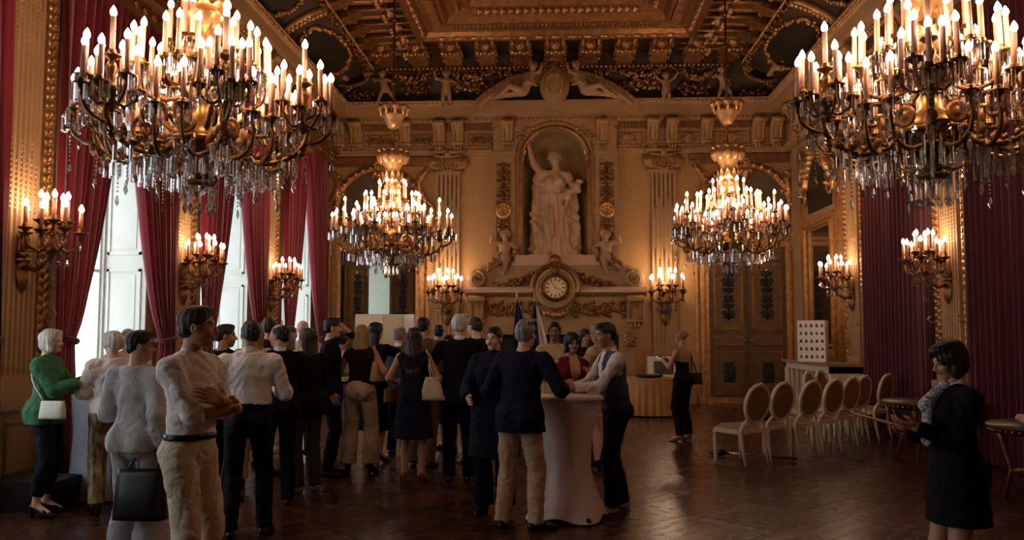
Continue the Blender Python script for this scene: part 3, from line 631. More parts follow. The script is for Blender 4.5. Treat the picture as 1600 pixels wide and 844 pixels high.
for s in (-1, 1): nf.box(s * nr, s * (nr + .10), PB - .05, PB, nz0, nsp); nf.box(s * (nr + .16), s * (nr + .21), PB - .03, PB, nz0, nsp)
wpart('niche_frame', nf, 'gold_dark', wall_back)
nsill = MB(); nsill.box(-.95, .95, PB - .22, .5, 3.36, 3.53); nsill.box(-1.05, 1.05, PB - .26, 0, 3.28, 3.36); wpart('niche_sill', nsill, 'marble', wall_back)
sp_me = shared(rinceau_mb(.5, .34, 2, .04), 'spandrel_ornament', 'gold')
for s in (-1, 1): o = obj('spandrel_ornament', sp_me, None, wall_back, (s * .74, PB - .01, 6.5), rot=(0, s * .5, 0))
can_me = shared(candelabra_mb(.40, 1.9, .06), 'arabesque_panel', 'gold_dark'); ros_me = shared(rosette_mb(MB(), 0, 0, .17, 10, .07), 'rosette', 'gold')
for s in (-1, 1):
    f = MB(); f.box(s * 1.24 - .27, s * 1.24 + .27, PB - .05, PB, 3.52, 5.98); frame_mb(f, s * 1.24 - .2, s * 1.24 + .2, 3.62, 5.85, .03, .02, PB - .05); f.box(s * 1.24 - .30, s * 1.24 + .30, PB - .09, PB, 5.98, 6.06)
    half_ring(f, s * 1.24, 5.80, .15, .03, PB - .07, PB - .04); p = wpart('niche_pilaster', f, 'stone', wall_back)
    obj('arabesque_panel', can_me, None, p, (s * 1.24, PB - .05, 4.78)); obj('rosette', ros_me, None, p, (s * 1.24, PB - .07, 4.62)); 
    f = MB(); f.lathe([(.12, 0), (.2, 0), (.2, .05), (.16, .08), (.12, .05)], 18); ro = f.build('roundel', 'gold', p, True, (s * 1.24, PB - .06, 4.62)); ro.rotation_euler = (PI / 2, 0, 0)
# pilasters with ionic capitals
def capital_mb(w):
    mb = MB(); mb.box(-w * .58, w * .58, -.2, 0, .47, .55); mb.box(-w * .5, w * .5, -.14, 0, 0, .05); mb.box(-w * .46, w * .46, -.11, 0, .05, .47)
    for s in (-1, 1): volute_mb(mb, s * w * .42, .25, .19, s, .19); mb.tube([(s * w * .42, -.02, .25), (s * w * .42, -.16, .25)], .15, 12)
    mb.tube([(-w * .42, -.17, .42), (0, -.15, .38), (w * .42, -.17, .42)], .035, 6)
    for k in range(-2, 3): leaf_mb(mb, k * w * .1, .06, .2, k * .25, .5, .15)
    for i in range(9): t = i / 8; mb.ell((w * .42 * (2 * t - 1), -.17, .16 - .1 * 4 * t * (1 - t)), .035, 6, 4)
    mb.ell((0, -.17, .45), (.07, .06, .09), 8, 5); return mb
CAP_W = {w: shared(capital_mb(w), 'capital', 'stone_gilt') for w in (.58, .55)}
def bead_cables(cx, w, z0, z1, n, dn, d=.09, name='cable'):
    p = w / (2 * n + 1); mb = MB()
    for i in range(n):
        a = cx - w / 2 + p * (2 * i + 1.5); L = (z1 - z0) * (1 - .3 * (i % 2)); k = int(L / .055)
        for j in range(k): mb.ell((a, -d + .012, (z1 - j * .055) if dn else (z0 + j * .055)), (p * .36, .02, .021), 5, 4)
    return mb
def pilaster(wall, u, w=.55, gold=False, n=6, zb=1.0, zt=5.58):
    mb = MB(); fluted(mb, u, w, zb + .25, zt, .10, n); mb.box(u - w * .56, u + w * .56, -.13, 0, zb + .12, zb + .25); mb.box(u - w * .64, u + w * .64, -.17, 0, zb, zb + .12)
    p = mb.build('pilaster', 'stone', wall); q = obj('capital', CAP_W[.58 if w > .56 else .55], None, p, (u, 0, zt), scale=(1.28, 1.4, 1))
    for z0, z1, dn in ((zt - .95, zt - .08, True), (zb + 1.95, zb + 2.75, False)):
        stuff(bead_cables(u, w, z0, z1, n, dn, .10).build('cable', 'bronze' if not gold else 'gold', p, True))
    b = MB(); b.box(u - w * .68, u + w * .68, -.18, 0, 0, zb - .08); frame_mb(b, u - w * .5, u + w * .5, .28, zb - .2, .035, .02, -.18); b.box(u - w * .74, u + w * .74, -.22, 0, 0, .2); b.box(u - w * .74, u + w * .74, -.23, 0, zb - .1, zb); b.build('pedestal', 'stone', p)
    return p
for s in (-1, 1): pilaster(wall_back, s * 2.62, .58, n=5)
# dado
dd = MB()
for a, b in ((DL1 + .25, -2.2), (2.2, 3.5), (5.5, XR)): dd.box(a, b, -.05, 0, 0, .22); dd.box(a, b, -.06, 0, .92, 1.0); frame_mb(dd, a + .1, b - .1, .32, .84, .03, .02)
wpart('dado', dd, 'stone', wall_back)
# ------------------------------------------------------------------ entablature of a wall: trim_<n>
CONS = shared(console_mb(), 'console', 'stone_gilt')
FRP = [shared(rinceau_mb(.62, .26, 3, .035), 'frieze_relief', 'gold_dark'), shared(rosette_mb(rinceau_mb(.6, .24, 2, .03), 0, 0, .14, 9, .06), 'frieze_relief', 'gold')]
def entablature(idx, wall, x0, x1, cons, panels, spans=None):
    lo_ = MB(); spans = spans or [(x0, x1)]
    for a_, b_ in spans: sweep_x([(0, 6.02), (.12, 6.02), (.12, 6.1), (.16, 6.12), (.16, 6.17), (.10, 6.2), (.10, 6.62), (0, 6.63)], a_, b_, lo_)
    t = struct(sweep_x([(0, 6.60), (.14, 6.62), (.14, 6.80), (.2, 6.83), (.24, 6.9), (.52, 6.92), (.52, 7.14), (.56, 7.17), (.62, 7.25), (0, 7.27)], x0, x1, lo_).build('trim_%d' % idx, 'stone', None, False))
    t.location = wall.location; t.rotation_euler = wall.rotation_euler
    for c in cons: obj('console', CONS, None, t, (c, -.10, 6.82))
    d = MB(); n = int((x1 - x0) / .075)
    for i in range(n): x = x0 + (i + .5) * .075; d.box(x - .022, x + .022, -.19, -.13, 6.63, 6.80)
    stuff(d.build('flute_band', 'gold_dark', t))
    d = MB(); bead_row(d, lambda q: (x0 + (x1 - x0) * q, -.25, 6.87), int((x1 - x0) / .11), .042); bead_row(d, lambda q: (x0 + (x1 - x0) * q, -.58, 7.20), int((x1 - x0) / .1), .040); [bead_row(d, lambda q: (a_ + (b_ - a_) * q, -.165, 6.145), int((b_ - a_) / .06), .02) for a_, b_ in spans]
    stuff(d.build('bead_band', 'gold', t, True))
    for i, (c, w) in enumerate(panels):
        f = MB(); frame_mb(f, c - w / 2, c + w / 2, 6.24, 6.56, .025, .015, -.10); o = f.build('frieze_panel', 'gold_dark', t)
        obj('frieze_relief', FRP[i % 2], None, o, (c, -.11, 6.40), scale=(min(1.2, w / .75), 1, 1))
    return t
bx = [1.15, 2.36, 2.82, 3.66, 4.88, 5.3]
entablature(1, wall_back, XL, XR, [s * b for b in bx for s in (-1, 1)], [(s * c, w) for c, w in ((1.75, .75), (3.24, .6), (4.27, .9)) for s in (-1, 1)], [(XL, -1.0), (1.0, XR)])
# segmental pediment over the niche
pd = MB(); R_ = 2.77; zc = 8.02 - R_; aa = math.asin(1.95 / R_); half_ring(pd, 0, zc, R_ - .32, .32, -.62, -.05, PI / 2 - aa, PI / 2 + aa, 30); pd.box(-1.98, 1.98, -.66, -.05, 6.92, 7.22)
pedi = wpart('pediment', pd, 'stone', wall_back)
d = MB(); bead_row(d, lambda q: (R_ * _s(aa * (2 * q - 1)), -.64, zc + R_ * _c(aa * (2 * q - 1)) - .03), 64, .035); bead_row(d, lambda q: ((R_ - .25) * _s(aa * (2 * q - 1)), -.66, zc + (R_ - .25) * _c(aa * (2 * q - 1))), 80, .018); stuff(d.build('bead_band', 'gold', pedi, True))
tm = MB(); pts = [(R_ * _s(aa * (2 * i / 20 - 1)) * .97, zc + (R_ - .3) * _c(aa * (2 * i / 20 - 1))) for i in range(21)]; tm.prism([(-1.9, 7.2)] + pts + [(1.9, 7.2)], -.3, -.06, 'y'); tm.build('tympanum', 'dark_paint', pedi)
sh_ = MB(); sh_.ell((0, 0, 0), (.36, .20, .47), 20, 14); so = sh_.build('shield', 'stone_dark', pedi, True, (0, -.70, 7.56))
sw_ = MB(); 
for s in (-1, 1):
    for i in range(11): a = PI * (.22 + .72 * i / 11) * s; leaf_mb(sw_, .19 * _s(a), .27 * _c(a), .13, a - s * 2.2, .6, .04); leaf_mb(sw_, .17 * _s(a), .25 * _c(a), .11, a - s * 1.1, .6, .04)
sw_.build('laurel', 'gold', so, True, (0, -.16, 0))
hd_ = MB(); hd_.ell((0, 0, 0), (.13, .12, .16), 12, 8); hd_.ell((0, -.1, -.04), (.04, .05, .05)); hd_.lathe([(.17, .08), (.2, .13), (.13, .2), (.16, .28), (.02, .3)], 12); rosette_mb(hd_, -.25, 0, .16, 7); rosette_mb(hd_, .25, 0, .16, 7); hd_.build('mask', 'gold_dark', pedi, True, (0, -.72, 8.05))
# ------------------------------------------------------------------ doors of the back wall
def overdoor(cx, w, par, idx):
    """frame, painted lunette in a broken scrolled arch above a door"""
    d = MB(); x0, x1 = cx - w / 2, cx + w / 2
    frame_mb(d, x0 - .20, x1 + .20, -.05, DTOP + .22, .20, .07); frame_mb(d, x0 - .32, x1 + .32, -.05, 4.32, .06, .05); d.box(x0 - .36, x1 + .36, -.12, 0, 4.30, 4.42)
    fr = struct(d.build('trim_%d' % idx, 'gold', None, False, (0, YB, 0)))
    b = MB(); bead_row(b, lambda q: (x0 - .10, -.11, DTOP * q), 60, .03); bead_row(b, lambda q: (x1 + .10, -.11, DTOP * q), 60, .03); bead_row(b, lambda q: (x0 + (x1 - x0) * q, -.11, DTOP + .12), 30, .03); stuff(b.build('bead_band', 'gold', fr, True))
    zs = 4.66; r = .98; lp = MB(); lp.prism([(cx - r, 4.42), (cx + r, 4.42)] + arc(cx, zs, r, 0, PI, 22), -.06, -.01, 'y'); lp.build('lunette_painting', 'sky_paint', fr)
    a = MB(); half_ring(a, cx, zs, r, .16, -.13, 0, .05, PI - .05); ab = a.build('arch_moulding', 'gold_dark', fr)
    g = MB()
    for i in range(17): t = PI * (i + .5) / 17; leaf_mb(g, cx + (r + .02) * _c(t), zs + (r + .02) * _s(t), .15, PI / 2 - t, .8, .05)
    g.M = Matrix.Translation((0, -.14, 0)) ; stuff(g.build('leaf_band', 'gold', fr, True, (0, -.14, 0)))
    t = MB(); t.box(x0 - .42, x1 + .42, -.16, 0, 5.86, 5.98); t.box(x0 - .3, x1 + .3, -.10, 0, 5.78, 5.86); t.build('overdoor_cornice', 'gold_dark', fr)
    for s in (-1, 1):
        v = MB(); volute_mb(v, cx + s * (w / 2 + .22), 4.62, .27, -s, .14, PI / 2, 1.7); v.tube([(cx + s * (w / 2 + .25), -.1, 4.88), (cx + s * (w / 2 + .1), -.12, 5.1), (cx + s * (w / 2 + .06), -.12, 5.35), (cx + s * (w / 2 + .2), -.12, 5.6), (cx + s * (w / 2 + .34), -.1, 5.74)], [.07, .1, .08, .07, .05], 7)
        volute_mb(v, cx + s * (w / 2 + .30), 5.72, .13, s, .14); 
        for k in range(4): leaf_mb(v, cx + s * (w / 2 + .02 + .05 * k), 5.0 + .16 * k, .2, -s * (.6 + .2 * k), .6, .16)
        v.build('scroll', 'gold', fr, True)
    c = MB(); rosette_mb(c, cx, 5.78, .2, 9, .16); leaf_mb(c, cx, 5.72, .36, PI, .7, .2); leaf_mb(c, cx, 5.72, .33, PI + .6, .5, .16); leaf_mb(c, cx, 5.72, .33, PI - .6, .5, .16); c.build('keystone', 'gold', fr, True)
    rv = MB(); rinceau_mb(.2, .2, 1)
    o = obj('overdoor_relief', FRP[0], None, fr, (cx, -.06, 4.17), scale=(2.4, 1, .8))
    return fr
CXR, CXL, DW = 4.58, (DL0 + DL1) / 2, DL1 - DL0
overdoor(CXR, 1.82, wall_back, 2); overdoor(CXL, DW, wall_back, 3)
ORN_T = shared(candelabra_mb(.34, 1.15, .03), 'panel_ornament', 'dark_paint'); ORN_B = shared(rosette_mb(candelabra_mb(.3, .42, .02), 0, 0, .17, 9, .03), 'panel_ornament', 'dark_paint')
def door_leaf(name, w, par=None):
    mb = MB(); mb.box(-w / 2, w / 2, 0, .06, .01, DTOP - .01); o = mb.build(name, 'door_wood', par)
    for z0, z1 in ((.22, 1.25), (1.38, 1.62), (1.75, 3.35), (3.45, 3.68)):
        p = MB(); p.box(-w / 2 + .13, w / 2 - .13, -.018, 0, z0 + .02, z1 - .02); q = p.build('door_panel', 'door_panel', o); p = MB(); frame_mb(p, -w / 2 + .1, w / 2 - .1, z0, z1, .045, .03); frame_mb(p, -w / 2 + .17, w / 2 - .17, z0 + .06, z1 - .06, .015, .025) if z1 - z0 > .5 else None; p.build('panel_moulding', 'gold_dark', q)
        if z1 - z0 > .6: obj('panel_ornament', ORN_T if z0 > 1.5 else ORN_B, None, q, (0, -.02, (z0 + z1) / 2))
    k = MB(); k.lathe([(.001, 0), (.02, .0), (.015, .03), (.03, .06), (.02, .085), (.001, .09)], 10); h = k.build('door_handle', 'gold', o, True, (w / 2 - .06, 0, 1.5)); h.rotation_euler = (PI / 2, 0, 0)
    return o
d1 = struct(empty('door_1', (CXR, YB - .04, 0)))
for s in (-1, 1): l = door_leaf('door_leaf', .9, d1); l.location = (s * .455, 0, 0); l.scale = (-s, 1, 1)
d2 = struct(empty('door_2', (DL0, YB + .1, 0)))          # the open doorway, its leaves swung into the next room
l = door_leaf('door_leaf', .9, d2); l.location = (.27, .42, 0); l.rotation_euler = (0, 0, PI / 2 - .5)
l = door_leaf('door_leaf', .9, d2); l.location = (DW - .42, .5, 0); l.rotation_euler = (0, 0, -PI / 2 + 1.05); l.scale = (-1, 1, 1)
jr = MB(); jr.box(DL0 - .02, DL0, 0, .5, 0, DTOP); jr.box(DL1, DL1 + .02, 0, .5, 0, DTOP); jr.box(DL0, DL1, 0, .5, DTOP - .02, DTOP); jr.build('door_jamb', 'door_wood', wall_back)
# the next room
nx = MB(); y1 = 5.2; nx.box(-8.2, -1.0, y1, y1 + .1, 0, 4.6); nx.box(-1.1, -1.0, .5, y1, 0, 4.6); nx.box(-8.2, -1.0, .5, y1, 4.5, 4.6); nx.box(-8.3, -8.2, .5, 1.6, 0, 4.6); nx.box(-8.3, -8.2, 3.8, y1, 0, 4.6); nx.box(-8.3, -8.2, 1.6, 3.8, 0, .9); nx.box(-8.3, -8.2, 1.6, 3.8, 3.9, 4.6)
nr_ = struct(nx.build('wall_next_room', 'green_wall', None, False, (0, YB, 0)))
gw = MB(); frame_mb(gw, -4.1, -2.6, .1, 3.4, .16, .06, y1); gw.box(-4.0, -2.7, y1 - .03, y1, .1, 3.4); gw.build('panelling', 'door_wood', nr_)

# ------------------------------------------------------------------ side walls (local x runs along the room)
def side_wall(name, loc, rz, spans, th=.72):
    mb = MB(); a, b = spans[0], spans[-1]
    return mb
OW, OZ0, OZ1 = 1.06, .12, 5.3
wl = MB(); ys = [YF] + [v for b in BAY for v in (b - OW, b + OW)] + [YB + .5]
for i in range(0, len(ys), 2): wl.box(ys[i], ys[i + 1], 0, .72, 0, 8.6)
for b in BAY: wl.box(b - OW, b + OW, 0, .72, OZ1, 8.6); wl.box(b - OW, b + OW, 0, .72, 0, OZ0)
wall_left = struct(wl.build('wall_left', 'stone', None, False, (XL, 0, 0), PI / 2))
wr = MB(); wr.box(-YB - .5, -YF, 0, .4, 0, 8.6); wall_right = struct(wr.build('wall_right', 'stone', None, False, (XR, 0, 0), -PI / 2))
wf = MB(); wf.box(XL - .8, XR + .8, YF - .3, YF, 0, 8.7); struct(wf.build('wall_front', 'stone'))
for p in PIL[1:]: pilaster(wall_left, p, .55, True, 6)
for p in PIL[1:]: pilaster(wall_right, -p, .55, True, 6)
side_c = lambda sg: [sg * (p + o) for p in PIL[1:] for o in (-.22, .22)] + [sg * (b + o) for b in BAY[1:] for o in (-1.0, 1.0)]
entablature(4, wall_left, YF, YB, side_c(1), [(b, 1.5) for b in BAY[1:]]); entablature(5, wall_right, -YB, -YF, side_c(-1), [(-b, 1.5) for b in BAY[1:]])
STRIP = MB(); STRIP.box(-.09, .09, -.06, 0, .25, 5.75); STRIP.box(-.11, -.085, -.08, 0, .25, 5.75); STRIP.box(.085, .11, -.08, 0, .25, 5.75); STRIP.box(-.14, .14, -.12, 0, 0, .25)
strip_me = shared(STRIP, 'gilded_strip', 'gold', False)
lb = MB()
for i in range(54):
    z = .3 + i * .1; leaf_mb(lb, -.02, z, .1, -.7, .6, .03); leaf_mb(lb, .02, z + .05, .1, .7, .6, .03); lb.ell((0, -.015, z + .03), (.018, .018, .022), 5, 4)
lb_me = shared(lb, 'carved_leaves', 'gold')
for wall, sg in ((wall_left, 1), (wall_right, -1)):
    for p in PIL[1:]:
        for o in (-.46, .46):
            q = obj('gilded_strip', strip_me, None, wall, (sg * (p + o), 0, 0)); stuff(obj('carved_leaves', lb_me, None, q, (0, -.06, 0)))
# tie-back hooks
hk = MB(); rosette_mb(hk, 0, 0, .09, 7, .04); hk.tube([(0, -.03, 0), (0, -.2, .02), (0, -.27, .10), (0, -.2, .16)], [.022, .02, .018, .03], 6); volute_mb(hk, 0, -.12, .07, 1, .06); hook_me = shared(hk, 'curtain_hook', 'gold')
for wall, sg in ((wall_left, 1), (wall_right, -1)):
    for p in PIL[2:]:
        for o in (-.46, .46): obj('curtain_hook', hook_me, None, wall, (sg * (p + o), -.06, 1.82), scale=.62)

# windows of the left wall
def window(i, yb):
    w = struct(empty('window_%d' % i, (XL, yb, 0), PI / 2))
    f = MB(); frame_mb(f, -OW, OW, OZ0, OZ1, .10, .08, .70); f.box(-.06, .06, .58, .70, OZ0, OZ1); f.box(-OW, OW, .58, .70, 3.95, 4.07)
    for s in (-1, 1): f.box(min(s * .06, s * .16), max(s * .06, s * .16), .62, .70, OZ0, OZ1)
    f.build('window_frame', 'white_paint', w)
    for s in (-1, 1):
        a, b = sorted((s * .15, s * (OW - .09)))
        lo = MB(); lo.box(a, b, .63, .68, OZ0 + .1, 1.05); frame_mb(lo, a + .08, b - .08, OZ0 + .2, .95, .04, .02, .63); lo.build('lower_panel', 'white_paint', w)
        for z0, z1 in ((1.05, 2.5), (2.54, 3.95), (4.07, OZ1 - .08)):
            g = MB(); g.box(a, b, .655, .665, z0, z1); g.build('pane', 'pane_glass', w)
        for z in (2.50,): m = MB(); m.box(a, b, .63, .69, z, z + .04); m.build('glazing_bar', 'white_paint', w)
        r = MB(); r.box(s * OW - .03 if s > 0 else -OW, s * OW if s > 0 else -OW + .03, .0, .62, OZ0, OZ1); sh = r.build('shutter', 'white_paint', w)
        for z0, z1 in ((.25, 1.15), (1.3, 2.55), (2.75, 4.2), (4.35, 5.2)):
            q = MB(); x_ = s * (OW - .03); e = -s * .018
            for (ya, yb_, za, zb_) in ((.07, .55, z0, z0 + .035), (.07, .55, z1 - .035, z1), (.07, .105, z0, z1), (.515, .55, z0, z1)): q.box(min(x_, x_ + e), max(x_, x_ + e), ya, yb_, za, zb_)
            q.box(min(x_, x_ + e * .5), max(x_, x_ + e * .5), .15, .47, z0 + .08, z1 - .08); q.build('shutter_panel', 'white_paint', sh)
    sl = MB(); sl.box(-OW, OW, -.02, .62, OZ0, OZ0 + .04); sl.build('window_sill', 'white_paint', w)
for i, b in enumerate(BAY): window(i + 1, b)
# curtains
CURT = {2.85: 'beyond the edge', 6.7: 'nearest', 10.52: 'first', 14.42: 'second', 18.5: 'third'}
def left_curtain(yb, far, label):
    """one panel gathered to its jamb by a tie-back; far: +1 the panel on the far jamb"""
    c = empty('curtain', (XL, yb, 0), PI / 2); tag(c, label, 'curtain', 'red window curtains')
    jam = 1.42; zt, ztie = 5.75, 1.6
    def fn(u, v):
        z = zt * (1 - v) + .03 * v
        if z > ztie: t = (z - ztie) / (zt - ztie); free = 1.12 - 1.12 * min(1, t ** .62) - .02 * t; wv = 1 - .62 * (1 - t) ** 2
        else: t = (ztie - z) / ztie; free = 1.12 - .16 * t ** .7; wv = .38 + .3 * t
        x = jam + (free - jam) * u; n = 7; ph = 2 * PI * n * u
        amp = (.075 * wv + .01); x += .02 * _s(ph * 2 + 3 * v); y = -.17 - .09 * (1 - wv) - amp * (_s(ph + .8 * _s(4 * v)) + .3 * _s(2.3 * ph + 1 + 3 * v))
        return (far * x, y, z)
    mb = MB(); mb.grid(fn, 84, 46); mb.build('drape', 'velvet', c, True)
    tb = MB(); tb.tube([(far * (1.42 + .12 * _c(a)) if False else far * (1.26 + .17 * _c(a)), -.20 - .13 * _s(a), ztie + .03 * _c(a)) for a in np.linspace(0, 2 * PI, 18)[:-1]], .03, 6, True); tb.build('tie_back', 'velvet_dark', c, True)
    return c
W2 = {6.7: 'nearest', 10.52: 'first full', 14.42: 'second', 18.5: 'last'}
names = {6.7: 'window cut by the picture edge', 10.52: 'window behind the woman in green', 14.42: 'middle window', 18.5: 'window by the far wall'}
for yb in BAY[1:]:
    for far in (-1, 1):
        left_curtain(yb, far, 'red curtain tied at the %s side of the %s' % ('far' if far > 0 else 'near', names[yb]))
    pm = MB(); pm.box(-1.52, 1.52, -.42, 0, 5.72, 5.95); pm.box(-1.6, 1.6, -.48, 0, 5.92, 6.0)
    for k in range(13): x = -1.44 + k * .24; leaf_mb(pm, x, 5.76, .26, PI, .8, .03); pm.ell((x + .12, -.44, 5.74), (.05, .03, .06), 6, 4)
    for v in range(len(pm.v)): pass
    p = pm.build('pelmet', 'gold_dark', None, False, (XL, yb, 0), PI / 2); tag(p, 'carved gilded pelmet over the %s' % names[yb], 'pelmet', 'gilded pelmets')
def right_curtain(yb, label):
    c = empty('curtain', (XR, yb, 0), -PI / 2); tag(c, label, 'curtain', 'closed red curtains of the other wall')
    for s in (-1, 1):
        def fn(u, v):
            x = s * (.01 + 1.40 * u); n = 8; ph = 2 * PI * n * u + s; k = .6 + .5 * v
            return (x, -.13 - .06 * k * (_s(ph) + .35 * _s(2.1 * ph + 2 + 2 * v)), 5.85 * (1 - v) + .03)
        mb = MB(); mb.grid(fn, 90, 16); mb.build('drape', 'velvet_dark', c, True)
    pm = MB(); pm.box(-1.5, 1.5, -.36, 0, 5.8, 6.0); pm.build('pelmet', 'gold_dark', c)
for yb, t in ((6.7, 'closed dark red curtain behind the woman with the paper, running out of the picture'), (10.52, 'closed dark red curtain right of the outer gilded strip'), (14.42, 'closed dark red curtain between the two wall sconces')): right_curtain(yb, t)
# mirror bay next to the back corner on the right wall
mu = -18.55
fr = MB(); frame_mb(fr, mu - 1.05, mu + 1.05, 1.15, 4.15, .2, .09); frame_mb(fr, mu - .75, mu + .75, 1.4, 3.95, .06, .05); fr.box(mu - 1.3, mu - 1.12, -.08, 0, .2, 5.9); fr.box(mu + 1.12, mu + 1.3, -.08, 0, .2, 5.9)
mir = fr.build('wall_mirror', 'gold', None, False, (XR, 0, 0), -PI / 2); tag(mir, 'tall gilded wall mirror with scrolled top beside the far corner', 'mirror')
mat('mirror_glass', (92, 84, 70), .12, metal=.9, var=.1)
gl = MB(); gl.box(mu - .9, mu + .9, -.03, -.01, 1.3, 4.0); gl.build('mirror_glass', 'mirror_glass', mir)
v = MB(); half_ring(v, mu, 4.75, .78, .16, -.13, 0, .1, PI - .1)
for s in (-1, 1):
    volute_mb(v, mu + s * .92, 4.72, .27, -s, .16, PI / 2, 1.7); v.tube([(mu + s * .95, -.12, 4.98), (mu + s * .8, -.14, 5.2), (mu + s * .78, -.14, 5.45), (mu + s * .95, -.1, 5.7)], [.08, .11, .09, .05], 7)
    for k in range(5): leaf_mb(v, mu + s * (.72 - .1 * k), 5.05 + .12 * k, .24, -s * (.4 + .25 * k), .6, .16)
v.build('scroll_top', 'gold', mir, True)
lu = MB(); lu.prism([(mu - .78, 4.3), (mu + .78, 4.3)] + arc(mu, 4.75, .78, 0, PI, 20), -.05, -.01, 'y'); lu.build('lunette', 'dark_paint', mir)
# ------------------------------------------------------------------ ceiling: cove, corbels, frame
COVE = [(-.05, -.05, 7.2), (0, 0, 7.25), (.2, .07, 7.5), (.45, .18, 7.72), (.8, .32, 7.92), (1.15, .55, 8.06), (1.2, .58, 8.42), (2.62, 2.62, 8.45)]
FRAMEP = [(d, d, z) for d, z in [(2.62, 8.47), (2.62, 8.0), (2.76, 7.98), (2.84, 8.04), (2.9, 8.12), (3.22, 8.2), (3.26, 8.14), (3.34, 8.14), (3.4, 8.3), (3.72, 8.36), (3.76, 8.30), (3.86, 8.30), (3.95, 8.5)]]
_cx, _cz = [p[0] for p in COVE[1:]], [p[2] for p in COVE[1:]]
def cz_(d): return float(np.interp(d, _cx, _cz))
def rect_sweep(mb, prof, cap=False):
    vs_ = []
    for dx, dy, z in prof: vs_ += [(XL + dx, YF + dy, z), (XR - dx, YF + dy, z), (XR - dx, YB - dy, z), (XL + dx, YB - dy, z)]
    fs = [(4 * i + j, 4 * i + (j + 1) % 4, 4 * i + 4 + (j + 1) % 4, 4 * i + 4 + j) for i in range(len(prof) - 1) for j in range(4)]
    if cap: k = 4 * (len(prof) - 1); fs.append((k, k + 1, k + 2, k + 3))
    return mb.add(vs_, fs)
cl_ = MB(); rect_sweep(cl_, COVE); ceiling = struct(cl_.build('ceiling', 'cove_paint'))
tp = MB(); tp.box(XL - .8, XR + .8, YF - .5, YB + .6, 8.62, 8.75); tp.build('roof_slab', 'dark_paint', ceiling)
fr = MB(); rect_sweep(fr, FRAMEP, True); frm = fr.build('ceiling_frame', 'gold_dark', ceiling)
def along(d, z, step, y0=8.0, dx=None):
    """places (x, y, rz) along the back cove (inset d) and along both side coves (inset dx)"""
    dx = d if dx is None else dx; out = []; n = int((XR - dx - .35) / step)
    for i in range(-n, n + 1): out.append((i * step + .02, YB - d, 0.))
    y = YB - d - step * .9
    while y > y0: out.append((XL + dx, y, PI / 2)); out.append((XR - dx, y, -PI / 2)); y -= step
    return out
cb = MB(); cb.prism([(0, 0), (-1.0, .0), (-1.02, -.1), (-.86, -.18), (-.4, -.2), (-.12, -.34), (0, -.36)], -.2, .2, 'x')
cb.M = Matrix.Rotation(PI / 2, 4, 'Y')
for s in (-1, 1): cb.lathe([(.0001, s * .2), (.1, s * .21), (.13, s * .26), (.08, s * .28), (.0001, s * .28)], 12, (.12, -.88, 0)); cb.lathe([(.0001, s * .2), (.07, s * .21), (.09, s * .25), (.0001, s * .27)], 10, (.24, -.2, 0))
cb.M = Matrix.Identity(4)
corb_me = shared(cb, 'corbel', 'gold_dark', False)
hm = MB(); hm.ell((0, -.98, -.14), (.13, .12, .15), 10, 8); hm.ell((0, -1.08, -.2), (.06, .06, .06), 8, 5)
for s in (-1, 1): hm.ell((s * .15, -.95, -.06), (.07, .06, .09), 7, 5); leaf_mb(hm, s * .1, -.1, .2, s * 2.2, .6, 1.0)
for k in range(-2, 3): hm.ell((k * .09, -.9, -.31 - .02 * (k % 2)), (.06, .07, .05), 6, 4)
head_me = shared(hm, 'carved_head', 'gold')
for x, y, r in along(.60, 8.2, .81, 11, 1.22): c = obj('corbel', corb_me, None, ceiling, (x, y, 8.43), r); obj('carved_head', head_me, None, c)
# bands: egg row on the frame, beads and leaf garland at the foot of the corbels
def band(name, m, d, z, step, mbf, y0=7.0, dx=None):
    big = MB()
    for x, y, r in along(d, z, step, y0, dx): big.M = Matrix.Translation((x, y, z)) @ Matrix.Rotation(r, 4, 'Z'); mbf(big)
    big.M = Matrix.Identity(4); return stuff(big.build(name, m, ceiling, True))
rr = random.Random(5)
band('egg_band', 'gold', 2.80, 8.02, .35, lambda b: (b.ell((0, -.0, 0), (.11, .06, .05), 8, 5), b.ell((.175, 0, 0), (.03, .04, .05), 5, 4)))
band('flute_band', 'gold_dark', 3.08, 8.165, .09, lambda b: b.box(-.022, .022, -.15, .13, -.03, .01), 13)
band('leaf_band', 'gold', 3.56, 8.30, .16, lambda b: (leaf_mb(b, 0, -.06, .2, .3, .6, .08), b.ell((.06, -.05, .0), (.05, .05, .04), 6, 4)), 12)
band('bead_band', 'gold', .58, 8.05, .11, lambda b: b.ell((0, -.02, 0), .042, 6, 4), 7, 1.2)
band('laurel_band', 'gold_dark', .50, 8.0, .09, lambda b: [b.ell((rr.uniform(-.04, .04), rr.uniform(-.08, .02), rr.uniform(-.06, .05)), rr.uniform(.025, .05), 6, 4) for _ in range(2)], 9, 1.12)
